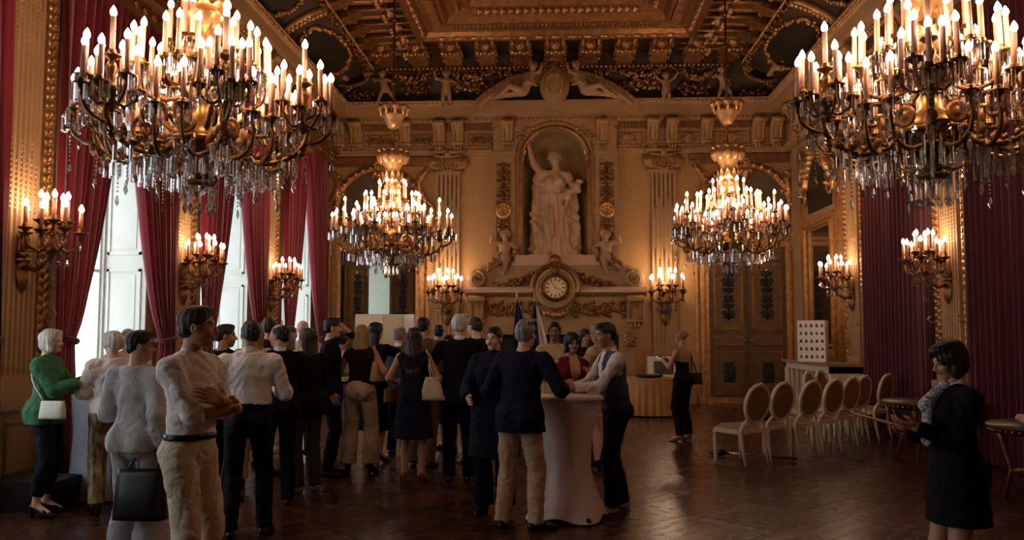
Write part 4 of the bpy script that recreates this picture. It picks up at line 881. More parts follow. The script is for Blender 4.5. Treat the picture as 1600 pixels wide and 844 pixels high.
# flower swags of the back cove and garlands on the side coves
for i, (x0, x1, sg) in enumerate(((-2.6, -1.45, .16), (-1.45, -.3, .16), (.3, 1.45, .16), (1.45, 2.6, .16), (-3.9, -3.0, .2), (3.0, 3.9, .2))):
    garland_mb((x0, YB - .50, 7.98), (x1, YB - .50, 7.98), sg, 16, .065, i).build('flower_swag', 'gold', ceiling, True)
for s, X0 in ((-1, XL), (1, XR)):
    for k, yc in enumerate((18.2, 14.4, 10.5)):
        mb = MB(); rd = random.Random(k)
        for i in range(60):
            a = 2 * PI * i / 60; d = .62 + .42 * _s(a); z = cz_(d) - .04
            for j in range(2): mb.ell((X0 - s * (d + rd.uniform(-.03, .03)), yc + 1.35 * _c(a) + rd.uniform(-.04, .04), z + rd.uniform(-.03, .02)), rd.uniform(.03, .06), 6, 4)
        mb.build('oval_garland', 'gold', ceiling, True)
        g = MB(); g.grid(lambda u, v: (lambda d: (X0 - s * d, yc + 1.3 * v * _c(2 * PI * u), cz_(d) - .015))(.62 + .4 * v * _s(2 * PI * u)), 28, 4, True); g.build('oval_painting', 'dark_paint', ceiling, True)
        if k < 2:
            t = MB(); yy = yc - 1.95; t.tube([(X0 - s * p_[0], yy, p_[2] - .05) for p_ in COVE[1:6]], .1, 6); 
            for i in range(14): d = .08 + 1.05 * i / 13; t.ell((X0 - s * d, yy, cz_(d) - .14), (.06, .07, .06), 6, 4)
            t.build('cove_rib', 'gold', ceiling, True)
    # diagonal rib in the corner, ovals with beaded frames
    t = MB(); t.tube([(X0 - s * p_[0], YB - p_[1], p_[2] - .04) for p_ in COVE[1:6]], .09, 6); 
    for i in range(16): d = .1 + 1.05 * i / 15; t.ell((X0 - s * d, YB - float(np.interp(d, _cx, [p_[1] for p_ in COVE[1:]])) - .03, cz_(d) - .1), .06, 6, 4)
    t.build('corner_rib', 'gold', ceiling, True)
    c = Vector(tuple(at_y(550 if s < 0 else 1192, 122 if s < 0 else 114, YB - .52))); ov = MB(); bead_row(ov, lambda q: (.43 * _c(2 * PI * q), -.03, .26 * _s(2 * PI * q)), 36, .035); ov.tube([(.37 * _c(a), 0, .21 * _s(a)) for a in np.linspace(0, 2 * PI, 30)[:-1]], .035, 6, True)
    o = ov.build('oval_frame', 'gold', ceiling, True, c); o.rotation_euler = (-.3, s * .12, 0); p = MB(); p.prism([(.37 * _c(a), .21 * _s(a)) for a in np.linspace(0, 2 * PI, 29)[:-1]], 0, .03, 'y'); p.build('oval_painting', 'dark_paint', o)
# stucco figures of the cove
FIG = [figure(1., {1: (.32, .05, .95), -1: (-.30, .06, .55)}, {1: (.08, .05, 0), -1: (-.12, .10, .02)}, 'figure_stone', res=.03), figure(1., {1: (.36, .05, .98), -1: (-.36, .05, .98)}, {1: (.05, 0, 0), -1: (-.06, .12, .06)}, 'figure_stone', res=.03),
       figure(1., {1: (.36, .12, .74), -1: (-.22, -.05, .52)}, {1: (.24, .02, .02), -1: (-.30, -.05, .08)}, 'figure_stone', res=.03, lean=(.08, .02)), figure(1., {1: (.3, .2, .9), -1: (-.3, .3, .72)}, {1: (.1, -.35, .35), -1: (-.1, -.40, .2)}, 'figure_stone', res=.03, lean=(0, .12), kpole={1: (0, 0, 1), -1: (0, 0, 1)})]
def cove_fig(k, px, py_foot, hpx, d, rz=PI, tilt=0., ry=0.):
    p = at_y(px, py_foot, YB - d); h = hpx / (F_PX / (YB - d)); o = obj('stucco_figure', FIG[k], None, ceiling, p); o.scale = (h,) * 3; o.rotation_euler = (tilt, ry, rz)
cove_fig(0, 697, 167, 58, .56); cove_fig(1, 1041, 163, 50, .56); cove_fig(2, 602, 160, 50, .56); cove_fig(2, 1132, 156, 50, .56, PI + .3)
cove_fig(3, 505, 128, 90, .8, PI - 1.0, .0, -.95); cove_fig(0, 470, 112, 110, 1.0, PI, 0, .9); cove_fig(3, 1238, 128, 80, .8, PI + 1.0, .0, .95); cove_fig(0, 1275, 112, 110, 1.0, PI, 0, -.9)
for i, (px, py, r) in enumerate(((650, 140, .22), (760, 140, .2), (965, 138, .2), (1085, 140, .24), (565, 152, .2), (1175, 150, .2), (620, 100, .2), (1110, 90, .2), (730, 135, .25), (1010, 132, .25))):
    rm = rinceau_mb(r * 3, r * 2.2, 2, .05); o = rm.build('stucco_scroll', 'gold_dark' if i < 8 else 'gold', ceiling, True, at_y(px, py, YB - .40)); o.rotation_euler = (-.35, 0, 0)
# reclining figures of the pediment
def recline(s):
    f = Field(.022, .04); P = lambda a, y, z: (s * a, y, z)
    f.ell(P(.50, -.86, 8.0), (.09, .10, .115)); f.ell(P(.485, -.94, 7.98), (.05, .05, .06))
    for i in range(12): a = i * 2.4; f.ell(P(.5 + .085 * _c(a), -.84 + .05 * _s(a), 8.03 + .07 * (i / 12)), (.035,) * 3, k=.015)
    f.cap(P(.52, -.84, 7.9), P(.56, -.84, 7.8), .05); f.ell(P(.59, -.84, 7.70), (.13, .10, .15)); f.cap(P(.6, -.84, 7.66), P(.72, -.82, 7.45), .115, .12); f.ell(P(.76, -.82, 7.40), (.15, .13, .12))
    f.cap(P(.78, -.86, 7.42), P(1.06, -.94, 7.50), .09, .065); f.cap(P(1.06, -.94, 7.50), P(1.34, -.92, 7.27), .065, .04); f.cap(P(.80, -.78, 7.38), P(1.08, -.84, 7.32), .09, .07); f.cap(P(1.08, -.84, 7.32), P(1.42, -.84, 7.24), .06, .04); f.cap(P(1.34, -.92, 7.27), P(1.47, -.96, 7.22), .035, .03)
    f.cap(P(.50, -.88, 7.80), P(.36, -.96, 7.82), .045, .04); f.cap(P(.36, -.96, 7.82), P(.30, -.94, 7.98), .038, .03); f.cap(P(.68, -.86, 7.78), P(.62, -.98, 7.58), .045, .04); f.cap(P(.62, -.98, 7.58), P(.42, -.95, 7.50), .038, .03)
    V, Fc = f.run(); obj('reclining_figure', np_mesh('reclining_figure', [(V, Fc, 0)], ['figure_stone']), None, pedi)
recline(1); recline(-1)

# ------------------------------------------------------------------ chimneypiece
fp = empty('chimneypiece', (0, YB, 0)); tag(fp, 'monumental carved stone chimneypiece with clock under the statue niche', 'fireplace')
m = MB(); sweep_x([(0, 2.55), (.42, 2.55), (.46, 2.60), (.62, 2.63), (.62, 2.71), (.58, 2.76), (0, 2.78)], -2.15, 2.15, m); m.build('mantel_shelf', 'marble', fp)
d = MB(); bead_row(d, lambda q: (-2.1 + 4.2 * q, -.47, 2.565), 90, .022); stuff(d.build('bead_band', 'gold_dark', fp, True))
m = MB(); m.box(-1.9, 1.9, -.40, 0, 1.92, 2.55); m.box(-2.0, 2.0, -.46, 0, 1.84, 1.94); m.box(-1.95, 1.95, -.43, 0, 1.72, 1.84); m.build('frieze', 'stone', fp)
rv = rinceau_mb(1.45, .42, 4, .05); rv_me = shared(rv, 'frieze_relief', 'gold_dark')
for s in (-1, 1):
    obj('frieze_relief', rv_me, None, fp, (s * 1.08, -.41, 2.24)); o = obj('console', CONS, None, fp, (s * 1.86, -.40, 2.55), scale=(1.3, .8, 1.1))
    m = MB(); m.box(s * 1.50, s * 1.95, -.42, 0, .18, 1.72); m.box(s * 1.46, s * 1.99, -.46, 0, 0, .18); frame_mb(m, min(s * 1.58, s * 1.87), max(s * 1.58, s * 1.87), .3, 1.3, .03, .02, -.42); j = m.build('jamb', 'stone', fp)
    g = MB(); rosette_mb(g, s * 1.72, 1.55, .18, 9, .10); 
    for k in range(8): g.ell((s * (1.60 + .035 * k), -.03, 1.42 - .03 * (k % 2)), .04, 6, 4)
    g.build('jamb_carving', 'gold', j, True, (0, -.43, 0))
    m = MB(); m.M = Matrix.Translation((s * 1.86, -.36, 2.96)) @ Matrix.Rotation(PI / 2, 4, 'X'); m.lathe([(.0001, -.16), (.2, -.16), (.235, -.12), (.2, -.05), (.2, .05), (.235, .1), (.2, .14), (.0001, .14)], 20); m.M = Matrix.Identity(4); volute_mb(m, s * 1.86, 2.96, .2, s, .90, PI / 2, 1.8)
    m.M = Matrix.Translation((0, -.1, 0)); m.tube([(s * 1.72, -.22, 3.12), (s * 1.5, -.22, 3.22), (s * 1.35, -.2, 3.3)], [.1, .09, .05], 8); m.M = Matrix.Identity(4); m.build('scroll', 'stone', fp, True)
    garland_mb((s * .42, -.50, 3.12), (s * 1.45, -.5, 2.82), .10, 18, .07, 20 + s).build('garland', 'gold_dark', fp, True)
m = MB(); m.box(-1.72, 1.72, -.40, -.2, 2.76, 3.22); m.box(-1.78, 1.78, -.44, -.2, 3.18, 3.28); m.build('overmantel', 'stone', fp)
bk = MB(); bk.box(-1.5, 1.5, -.15, -.02, .0, 1.75); bk.build('hearth_back', 'black', fp); 
il = MB(); il.box(-1.5, 1.5, -.40, -.1, 1.64, 1.74); il.build('hearth_lintel', 'stone_dark', fp)
ck = MB(); ck.M = Matrix.Translation((0, -.62, 2.74)) @ Matrix.Rotation(PI / 2, 4, 'X'); ck.lathe([(.0001, -.25), (.5, -.25), (.5, -.05), (.47, .0), (.40, .02), (.38, -.02), (.30, -.01), (.0001, -.01)], 36); ck.M = Matrix.Identity(4)
clk = ck.build('clock', 'stone', fp, False); ring = MB(); bead_row(ring, lambda q: (.315 * _c(2 * PI * q), -.65, 2.74 + .315 * _s(2 * PI * q)), 36, .028); ring.tube([(.27 * _c(a), -.64, 2.74 + .27 * _s(a)) for a in np.linspace(0, 2 * PI, 37)[:-1]], .028, 6, True); ring.build('bezel', 'bronze', clk, True)
half = MB(); half_ring(half, 0, 2.74, .50, .10, -.66, -.4, -.2, PI + .2, 30); half.build('arch_moulding', 'gold_dark', clk)
mat('dial', (226, 206, 160), .35, var=.06, metal=.2); dl = MB(); dl.M = Matrix.Translation((0, -.63, 2.74)) @ Matrix.Rotation(PI / 2, 4, 'X'); dl.lathe([(.0001, 0), (.25, 0), (.25, .012), (.0001, .02)], 30); dl.build('dial', 'dial', clk)
for h in range(12): a = 2 * PI * h / 12; t = MB(); t.M = Matrix.Translation((.195 * _s(a), -.652, 2.74 + .195 * _c(a))) @ Matrix.Rotation(a, 4, 'Y'); t.box(-.016, .016, -.004, .004, -.035, .035); t.build('numeral', 'bronze', clk)
for a, L in ((1.95, .12), (-.65, .18)): t = MB(); t.M = Matrix.Translation((0, -.658, 2.74)) @ Matrix.Rotation(a, 4, 'Y'); t.box(-.008, .008, -.003, .003, -.03, L); t.build('clock_hand', 'bronze', clk)
k = MB(); rosette_mb(k, 0, 3.22, .17, 8, .1); k.ell((0, -.1, 3.4), (.14, .1, .13), 10, 7); k.ell((0, -.1, 3.14), (.1, .1, .1), 8, 6); k.build('keystone', 'gold_dark', fp, True, (0, -.55, 0))
k = MB(); 
for i in range(7): leaf_mb(k, (i - 3) * .1, 2.22, .22, PI + (i - 3) * .22, .6, .12)
k.ell((0, -.08, 2.1), (.2, .1, .08), 10, 6); k.build('clock_drop', 'gold', fp, True, (0, -.5, 0))

# ------------------------------------------------------------------ statue in the niche
def statue():
    f = Field(.018, .045)
    f.ell((.0, -.02, 5.95), (.14, .16, .18)); f.ell((.015, -.10, 5.88), (.085, .08, .12)); f.cap((.02, -.165, 5.92), (.025, -.185, 5.87), .018, .026, k=.015); f.ell((.015, -.10, 5.78), (.05, .06, .04))
    for i in range(26): a = i * 2.4; z = -.04 + .17 * (i / 26); r = math.sqrt(max(0, .15 ** 2 - z * z)); f.ell((r * _c(a), .03 + min(.15, r * _s(a)) if _s(a) > -.55 else .0, 5.98 + z), (.045,) * 3, k=.015)
    f.cap((.02, -.02, 5.8), (.02, .0, 5.58), .075, .085); f.cap((-.05, 0, 5.56), (-.30, 0, 5.58), .10, .095); f.cap((.05, 0, 5.56), (.28, 0, 5.54), .10, .095)
    f.ell((-.01, -.02, 5.36), (.30, .19, .25)); f.ell((-.12, -.17, 5.36), (.11, .10, .11)); f.ell((.13, -.17, 5.35), (.11, .10, .11)); f.cap((0, -.02, 5.25), (.0, -.02, 4.98), .25, .23, flat=(0, 1, 0), fs=.75)
    f.cap((0, -.02, 4.98), (.02, 0, 4.6), .24, .33, flat=(0, 1, 0), fs=.8); f.cap((.03, 0, 4.6), (.05, .02, 3.58), .33, .52, flat=(0, 1, 0), fs=.62)
    f.cap((-.33, 0, 5.56), (-.52, -.08, 5.80), .095, .08); f.cap((-.52, -.08, 5.80), (-.64, -.14, 6.20), .075, .052); f.ell((-.65, -.15, 6.27), (.062, .062, .08), k=.02)
    f.cap((.31, 0, 5.52), (.46, -.04, 5.22), .095, .08); f.cap((.46, -.04, 5.22), (.26, -.24, 5.04), .07, .05); f.ell((.22, -.26, 5.03), (.06, .05, .05)); f.cap((.38, -.2, 5.08), (.60, -.22, 5.30), .07, .05); f.ell((.56, -.2, 5.32), (.11, .06, .07)); f.ell((.46, -.2, 5.12), (.14, .08, .10))
    f.cap((-.13, -.16, 4.62), (-.16, -.34, 4.28), .15, .11); f.cap((-.16, -.34, 4.28), (-.13, -.22, 3.62), .105, .06); f.cap((-.13, -.22, 3.60), (-.15, -.38, 3.57), .055, .045)
    f.cap((-.42, .05, 5.48), (-.50, .05, 4.75), .12, .12, flat=(0, 1, 0), fs=.8); f.cap((-.48, .05, 4.75), (-.40, .08, 3.6), .14, .22); f.cap((.42, .06, 5.2), (.46, .06, 3.6), .12, .18); f.cap((-.24, .06, 5.3), (-.26, .06, 3.6), .16, .24); f.cap((.26, .06, 5.1), (.3, .06, 3.6), .14, .22); f.cap((-.3, -.1, 5.05), (.35, -.2, 4.95), .06, .07); f.cap((.35, -.2, 4.95), (.1, -.24, 4.4), .05, .04)
    def dsp(X, Y, Z):
        a = np.arctan2(X, -Y + .15); low = np.clip((5.2 - Z) / .6, 0, 1) * np.clip((Z - 3.3) * 2, 0, 1)
        sl = np.clip((5.6 - Z) / .4, 0, 1) * np.clip((np.abs(X) - .2) * 4, 0, 1)
        return low * (.042 * (np.abs(np.sin(a * 7.5 + 1.6 * np.sin(Z * 2.3) + Z * .9)) - .5) + .016 * np.sin(a * 23 + 3 * Z)) + sl * .028 * np.sin(18 * X + 14 * Z + 3 * np.sin(7 * Z)) + .004 * np.sin(30 * X + 20 * Z)
    f.disp = dsp; f.clip((0, 0, -1), (0, 0, 3.54)); V, Fc = f.run()
    st = empty('statue', (0, YB + .06, 3.53)); tag(st, 'marble statue of a draped woman raising a torch in the arched niche', 'statue')
    o = obj('draped_figure', np_mesh('draped_figure', [(V - V3(0, 0, 3.53), Fc, 0)], ['marble']), None, st)
    t = MB(); t.lathe([(.001, -.3), (.025, -.3), (.03, 0), (.06, .03), (.065, .1), (.02, .12)], 10); t.ell((0, 0, .2), (.06, .06, .12), 8, 6); to = t.build('torch', 'bronze', st, True, (-.645, -.14, 2.86)); to.rotation_euler = (0, .12, 0)
    p = MB(); p.box(-.62, .62, -.36, .36, 0, .03); p.build('plinth', 'marble', st)
statue()
# putti sitting on the chimneypiece
pu = figure(.98, {1: (.24, .22, .58), -1: (-.24, .20, .28)}, {1: (.42, .34, -.22), -1: (.02, .38, -.30)}, 'figure_stone', res=.02, pel_z=.14, lean=(-.02, .03), wings=False)
for s, t in ((-1, 'carved stone cherub sitting on the scroll at the statue\'s raised-arm side'), (1, 'carved stone cherub sitting on the scroll at the statue\'s lowered-arm side')):
    c = empty('cherub_statue', (s * 1.22, YB - .38, 3.28)); tag(c, t, 'statue', 'cherubs of the chimneypiece'); o = obj('body', pu, None, c, (0, 0, 0.02)); o.rotation_euler = (0, 0, PI); o.scale = (-s * 1.15, 1.15, 1.15)
    q = MB(); garland_mb((-.0, 0, .2), (s * .34, -.05, -.02), .12, 9, .06, 31).v; g = garland_mb((s * .05, -.28, .30), (s * .36, -.24, .0), .05, 8, .05, 33); stuff(g.build('flower_garland', 'gold_dark', c, True))
# ------------------------------------------------------------------ chandeliers and sconces
def curve(pts, k=4):
    pts = [Vector(p) for p in pts]; out = []
    for i in range(len(pts) - 1):
        p0, p1, p2, p3 = pts[max(i - 1, 0)], pts[i], pts[i + 1], pts[min(i + 2, len(pts) - 1)]
        for j in range(k): t = j / k; out.append(.5 * (2 * p1 + (p2 - p0) * t + (2 * p0 - 5 * p1 + 4 * p2 - p3) * t * t + (3 * p1 - p0 - 3 * p2 + p3) * t ** 3))
    return out + [pts[-1]]
def ctube(mb, pts, r, n=6, k=4):
    c = curve(pts, k); m = len(c) - 1; mb.tube(c, [float(np.interp(i / m * (len(r) - 1), range(len(r)), r)) for i in range(m + 1)] if isinstance(r, (list, tuple)) else r, n)
cm = MB(); cm.lathe([(.021, 0), (.021, .27), (.013, .275)], 8); CANDLE = shared(cm, 'candle', 'candle')
bm_ = MB(); bm_.lathe([(.001, 0), (.016, .004), (.027, .024), (.025, .046), (.012, .072), (.001, .088)], 8); BULB = shared(bm_, 'bulb', 'bulb')
pm_ = MB(); pm_.lathe([(.001, -.09), (.018, -.08), (.012, -.05), (.032, -.025), (.066, -.008), (.072, .006), (.034, .004), (.03, .03), (.026, .045), (.001, .045)], 12); PAN = shared(pm_, 'drip_pan', 'bronze')
pr_ = MB(); HX = [(-.016, 0), (-.008, -.011), (.008, -.011), (.016, 0), (.008, .011), (-.008, .011)]; pr_.prism(HX, -.13, -.012, 'z'); pr_.add([(-.016, 0, -.13), (0, -.011, -.13), (.016, 0, -.13), (0, .011, -.13), (0, 0, -.155)], [(0, 1, 4), (1, 2, 4), (2, 3, 4), (3, 0, 4)]); PRISM = shared(pr_, 'prism', 'crystal', False)
fg = MB()
for k in range(6): fg.M = Matrix.Rotation(2 * PI * k / 6, 4, 'Z') @ Matrix.Translation((.064, 0, 0)) @ Matrix.Rotation(PI / 2, 4, 'Z'); fg.prism(HX, -.14, -.012, 'z')
FRINGE = shared(fg, 'prism_fringe', 'crystal', False)
pe = MB(); pe.ell((0, 0, -.02), .012, 6, 4); pe.ell((0, 0, -.05), .015, 6, 4); pe.lathe([(.001, -.16), (.016, -.135), (.024, -.11), (.012, -.075), (.001, -.06)], 6); PEND = shared(pe, 'pendant', 'crystal', False)
lp_ = MB(); lp_.lathe([(.001, 0), (.014, -.02), (.014, -.16), (.024, -.19), (.001, -.235)], 6); LPRISM = shared(lp_, 'long_prism', 'crystal', False)
ch_ = MB()
for i in range(7): ch_.ell((0, 0, -.03 - i * .034), (.013 - .0005 * i,) * 3, 6, 4)
ch_.lathe([(.001, -.36), (.02, -.32), (.012, -.275), (.001, -.265)], 6); BEADS = shared(ch_, 'crystal_string', 'crystal', False)
def candle_at(root, p, hs=1., fringe=None, lean=0., leana=0.):
    pan = obj('drip_pan', PAN, None, root, p)
    c = obj('candle', CANDLE, None, root, (p[0], p[1], p[2] + .02)); c.scale = (1, 1, hs); c.rotation_euler = (lean * _s(leana), -lean * _c(leana), 0)
    b = obj('bulb', BULB, None, c, (0, 0, .272)); b.scale = (1, 1, 1 / hs)
    if fringe == 'one':
        for k in range(6): a = 2 * PI * k / 6 + p[0] * 7; obj('prism', PRISM, None, pan, (.064 * _c(a), .064 * _s(a), 0), a + PI / 2)
    elif fringe == 'set': obj('prism_fringe', FRINGE, None, pan)
ARM = None
def chandelier(near):
    r = empty('chandelier'); Z0 = 2.62; z = lambda q: q - Z0
    st = MB(); st.lathe([(.001, z(2.86)), (.03, z(2.87)), (.05, z(2.95)), (.10, z(3.0)), (.08, z(3.05)), (.16, z(3.1)), (.24, z(3.2)), (.27, z(3.3)), (.2, z(3.4)), (.1, z(3.46)), (.07, z(3.6)), (.13, z(3.72)), (.09, z(3.8)), (.05, z(3.9)), (.05, z(4.2)), (.11, z(4.3)), (.07, z(4.42)), (.12, z(4.5))], 20); st.build('stem', 'bronze', r, True)
    cr = MB(); cr.lathe([(.10, z(4.42)), (.15, z(4.5)), (.12, z(4.6)), (.14, z(4.7)), (.22, z(4.82)), (.24, z(4.95)), (.19, z(4.98)), (.1, z(4.9))], 16)
    for k in range(10):
        a = 2 * PI * k / 10; cr.M = Matrix.Rotation(a, 4, 'Z') @ Matrix.Translation((0, -.20, 0)); leaf_mb(cr, 0, z(4.78), .26, 0, .6, .08); leaf_mb(cr, 0, z(4.42), .2, 0, .55, -.04); cr.ell((0, -.05, z(5.02)), (.04, .05, .04), 6, 4)
    cr.M = Matrix.Identity(4); cr.build('crown', 'gold', r, True)
    sh_ = MB(); sh_.lathe([(.06, z(3.95)), (.12, z(4.0)), (.10, z(4.1)), (.14, z(4.25)), (.16, z(4.36)), (.11, z(4.44))], 16)
    for k in range(8): sh_.M = Matrix.Rotation(2 * PI * k / 8, 4, 'Z') @ Matrix.Translation((0, -.12, 0)); leaf_mb(sh_, 0, z(4.0), .28, 0, .45, .05)
    sh_.M = Matrix.Identity(4); sh_.build('gilded_sheath', 'gold', r, True)
    up = MB(); up.lathe([(.03, z(5.42)), (.10, z(5.46)), (.15, z(5.56)), (.2, z(5.66)), (.23, z(5.70)), (.12, z(5.72))], 16)
    for k in range(9): a = 2 * PI * k / 9; up.lathe([(.02, z(5.68)), (.03, z(5.76)), (.075, z(5.80)), (.07, z(5.85)), (.02, z(5.88))], 8, (.24 * _c(a), .24 * _s(a), 0))
    up.build('upper_crown', 'gold', r, True)
    ro = MB(); ro.tube([(0, 0, z(4.5)), (0, 0, z(8.16))], .022, 8); ro.lathe([(.001, z(8.0)), (.08, z(8.05)), (.14, z(8.16)), (.001, z(8.18))], 12); 
    for q in (6.3, 6.9, 7.5): ro.ell((0, 0, z(q)), .05, 8, 5)
    ro.build('hanging_rod', 'bronze', r, True)
    N = 6; fr_ = 'one' if near else 'set'
    for k in range(N):
        a = 2 * PI * k / N; ca, sa = _c(a), _s(a)
        P = lambda rad, t, q: (ca * rad - sa * t, sa * rad + ca * t, z(q))
        am = MB(); ctube(am, [P(.2, 0, 3.30), P(.38, 0, 3.14), P(.60, 0, 3.10), P(.80, 0, 3.18), P(.89, 0, 3.32), P(.86, 0, 3.46)], [.036, .03, .026, .024, .026, .024], 7)
        ctube(am, [P(.22, 0, 3.36), P(.42, 0, 3.50), P(.56, 0, 3.46), P(.56, 0, 3.34), P(.46, 0, 3.33), P(.45, 0, 3.40)], [.026, .024, .02, .018, .016, .014], 6); ctube(am, [P(.84, 0, 3.26), P(.98, 0, 3.28), P(1.08, 0, 3.36), P(1.10, 0, 3.46)], [.02, .017, .016, .014], 6)
        for t in (-1, 1): ctube(am, [P(.42, 0, 3.13), P(.52, t * .14, 3.06), P(.64, t * .24, 3.12), P(.68, t * .27, 3.26), P(.66, t * .26, 3.34)], [.022, .02, .018, .016, .014], 6)
        for q in range(7): t = .3 + .09 * q; am.ell(P(t, 0, 3.10 + .05 * abs(q - 3) / 3 + .03), (.035, .035, .04), 6, 4)
        am.lathe([(.02, z(3.34)), (.05, z(3.40)), (.03, z(3.46)), (.10, z(3.5)), (.05, z(3.55)), (.03, z(3.62)), (.05, z(3.68)), (.02, z(3.74))], 10, P(.86, 0, Z0)[:2] + (0,)); am.build('arm', 'bronze', r, True)
        lf = MB()
        for q in range(8): lf.M = Matrix.Translation(P(.30 + .085 * q, 0, 3.16)) @ Matrix.Rotation(a + PI / 2, 4, 'Z') @ Matrix.Rotation(.7, 4, 'Y'); leaf_mb(lf, 0, 0, .13, (-1) ** q * .7, .7, .03)
        lf.build('acanthus_leaves', 'gold_dark', r, True)
        c = P(.86, 0, 3.5)
        for j in range(6):
            b = 2 * PI * j / 6 + a + PI / 6; q = (c[0] + .185 * _c(b), c[1] + .185 * _s(b), z(3.53 + .07 * (j % 2))); candle_at(r, q, .95, fr_, .03, b)
            br_ = MB(); ctube(br_, [(c[0], c[1], z(3.46)), ((c[0] + q[0]) / 2, (c[1] + q[1]) / 2, z(3.40)), (q[0], q[1], q[2] - .07)], .012, 5, 3); br_.build('branch', 'bronze', r, True)
        candle_at(r, P(.86, 0, 3.78), 1.05, None); candle_at(r, P(1.10, 0, 3.5), 1.0, fr_, .05, a)
        for t in (-1, 1): candle_at(r, P(.66, t * .26, 3.42), 1.0, fr_, .02, a)
        a2 = a + PI / N; Q = lambda rad, t, q: (_c(a2) * rad - _s(a2) * t, _s(a2) * rad + _c(a2) * t, z(q))
        im = MB(); ctube(im, [Q(.06, 0, 3.75), Q(.22, 0, 3.62), Q(.42, 0, 3.62), Q(.5, 0, 3.76)], [.026, .02, .018, .016], 6)
        for t in (-1, 1): ctube(im, [Q(.44, 0, 3.64), Q(.48, t * .08, 3.66), Q(.5, t * .13, 3.78)], .012, 5)
        ctube(im, [Q(.05, 0, 3.95), Q(.18, 0, 3.9), Q(.27, 0, 4.0)], [.02, .016, .014], 6); im.ell(Q(.3, 0, 3.60), (.045, .045, .04), 7, 5); im.build('inner_arm', 'gold_dark', r, True)
        for t in (-1, 0, 1): candle_at(r, Q(.5 + (.06 if t == 0 else 0), t * .13, 3.84), 1.05, 'set', .03, a2)
        candle_at(r, Q(.27, 0, 4.08), 1.05, 'set')
        if k % 2 == 0: candle_at(r, P(.2, 0, 4.12), 1.05, None)
        for rad, q in ((.42, 3.08), (.62, 3.06)): obj('long_prism', LPRISM, None, r, P(rad, 0, q))
        for t in (-1, 1): obj('prism_fringe', FRINGE, None, r, P(.50, t * .13, 3.06))
        obj('prism_fringe', FRINGE, None, r, P(.36, 0, 3.1)); obj('prism_fringe', FRINGE, None, r, Q(.40, 0, 3.22)); obj('prism_fringe', FRINGE, None, r, P(.74, 0, 3.12))
        obj('crystal_string', BEADS, None, r, P(.88, 0, 3.24)); obj('crystal_string', BEADS, None, r, P(.60, .2, 3.06)); obj('crystal_string', BEADS, None, r, Q(.34, 0, 3.1)); obj('crystal_string', BEADS, None, r, P(1.10, 0, 3.36))
        for t in (-1, 1): obj('pendant', PEND, None, r, P(.72, t * .24, 3.12)); obj('pendant', PEND, None, r, Q(.46, t * .1, 3.56)); obj('pendant', PEND, None, r, P(.3, t * .12, 3.36))
        obj('long_prism', LPRISM, None, r, Q(.26, 0, 3.22)); obj('long_prism', LPRISM, None, r, P(.13, 0, 3.06))
        m_ = MB(); m_.M = Matrix.Translation(Q(.36, 0, 3.36)) @ Matrix.Rotation(a2 + PI / 2, 4, 'Z') @ Matrix.Rotation(PI / 2, 4, 'X'); m_.lathe([(.001, -.02), (.08, -.02), (.09, 0), (.07, .012), (.055, -.004), (.03, .02), (.001, .02)], 14); m_.build('medallion', 'gold_dark', r, True)
    rg = MB(); rg.lathe([(.09, z(2.9)), (.13, z(2.91)), (.13, z(2.94)), (.09, z(2.95))], 16); rg.lathe([(.26, z(3.24)), (.3, z(3.25)), (.3, z(3.29)), (.26, z(3.3))], 20); rg.build('prism_ring', 'bronze', r, True)
    for k in range(10): a = 2 * PI * k / 10; obj('long_prism', LPRISM, None, r, (.12 * _c(a), .12 * _s(a), z(2.9)))
    for k in range(18): a = 2 * PI * k / 18; obj('prism', PRISM, None, r, (.29 * _c(a), .29 * _s(a), z(3.24)), a)
    return r
def lamp_lights(root, places, watts):
    for p in places:
        ld = bpy.data.lights.new('candle_light', 'POINT'); ld.energy = watts / len(places); ld.color = WARM; ld.shadow_soft_size = .09
        lo = bpy.data.objects.new('candle_light', ld); COL.objects.link(lo); lo.parent = root; lo.location = p
CH_PL = [(.64 * _c(2 * PI * k / 6), .64 * _s(2 * PI * k / 6), 3.98 - 2.62) for k in range(6)]
cn = chandelier(True); cf = chandelier(False)
c2 = copy_tree(cn); c4 = copy_tree(cf)
for c, x, y, rz, t in ((cn, -2.98, 7.05, .06, 'large gilded crystal chandelier hanging in front of the windows, above the man with folded arms'), (c2, 3.02, 7.0, .12, 'large gilded crystal chandelier near the woman reading a paper, cut by the picture edge'),
                    (cf, -2.98, 15.6, .15, 'far gilded crystal chandelier hanging before the open doorway'), (c4, 3.12, 15.6, .4, 'far gilded crystal chandelier hanging before the closed double door')):
    c.location = (x, y, 2.62); c.rotation_euler = (0, 0, rz); tag(c, t, 'chandelier', 'crystal chandeliers'); lamp_lights(c, CH_PL, CHAND_W)
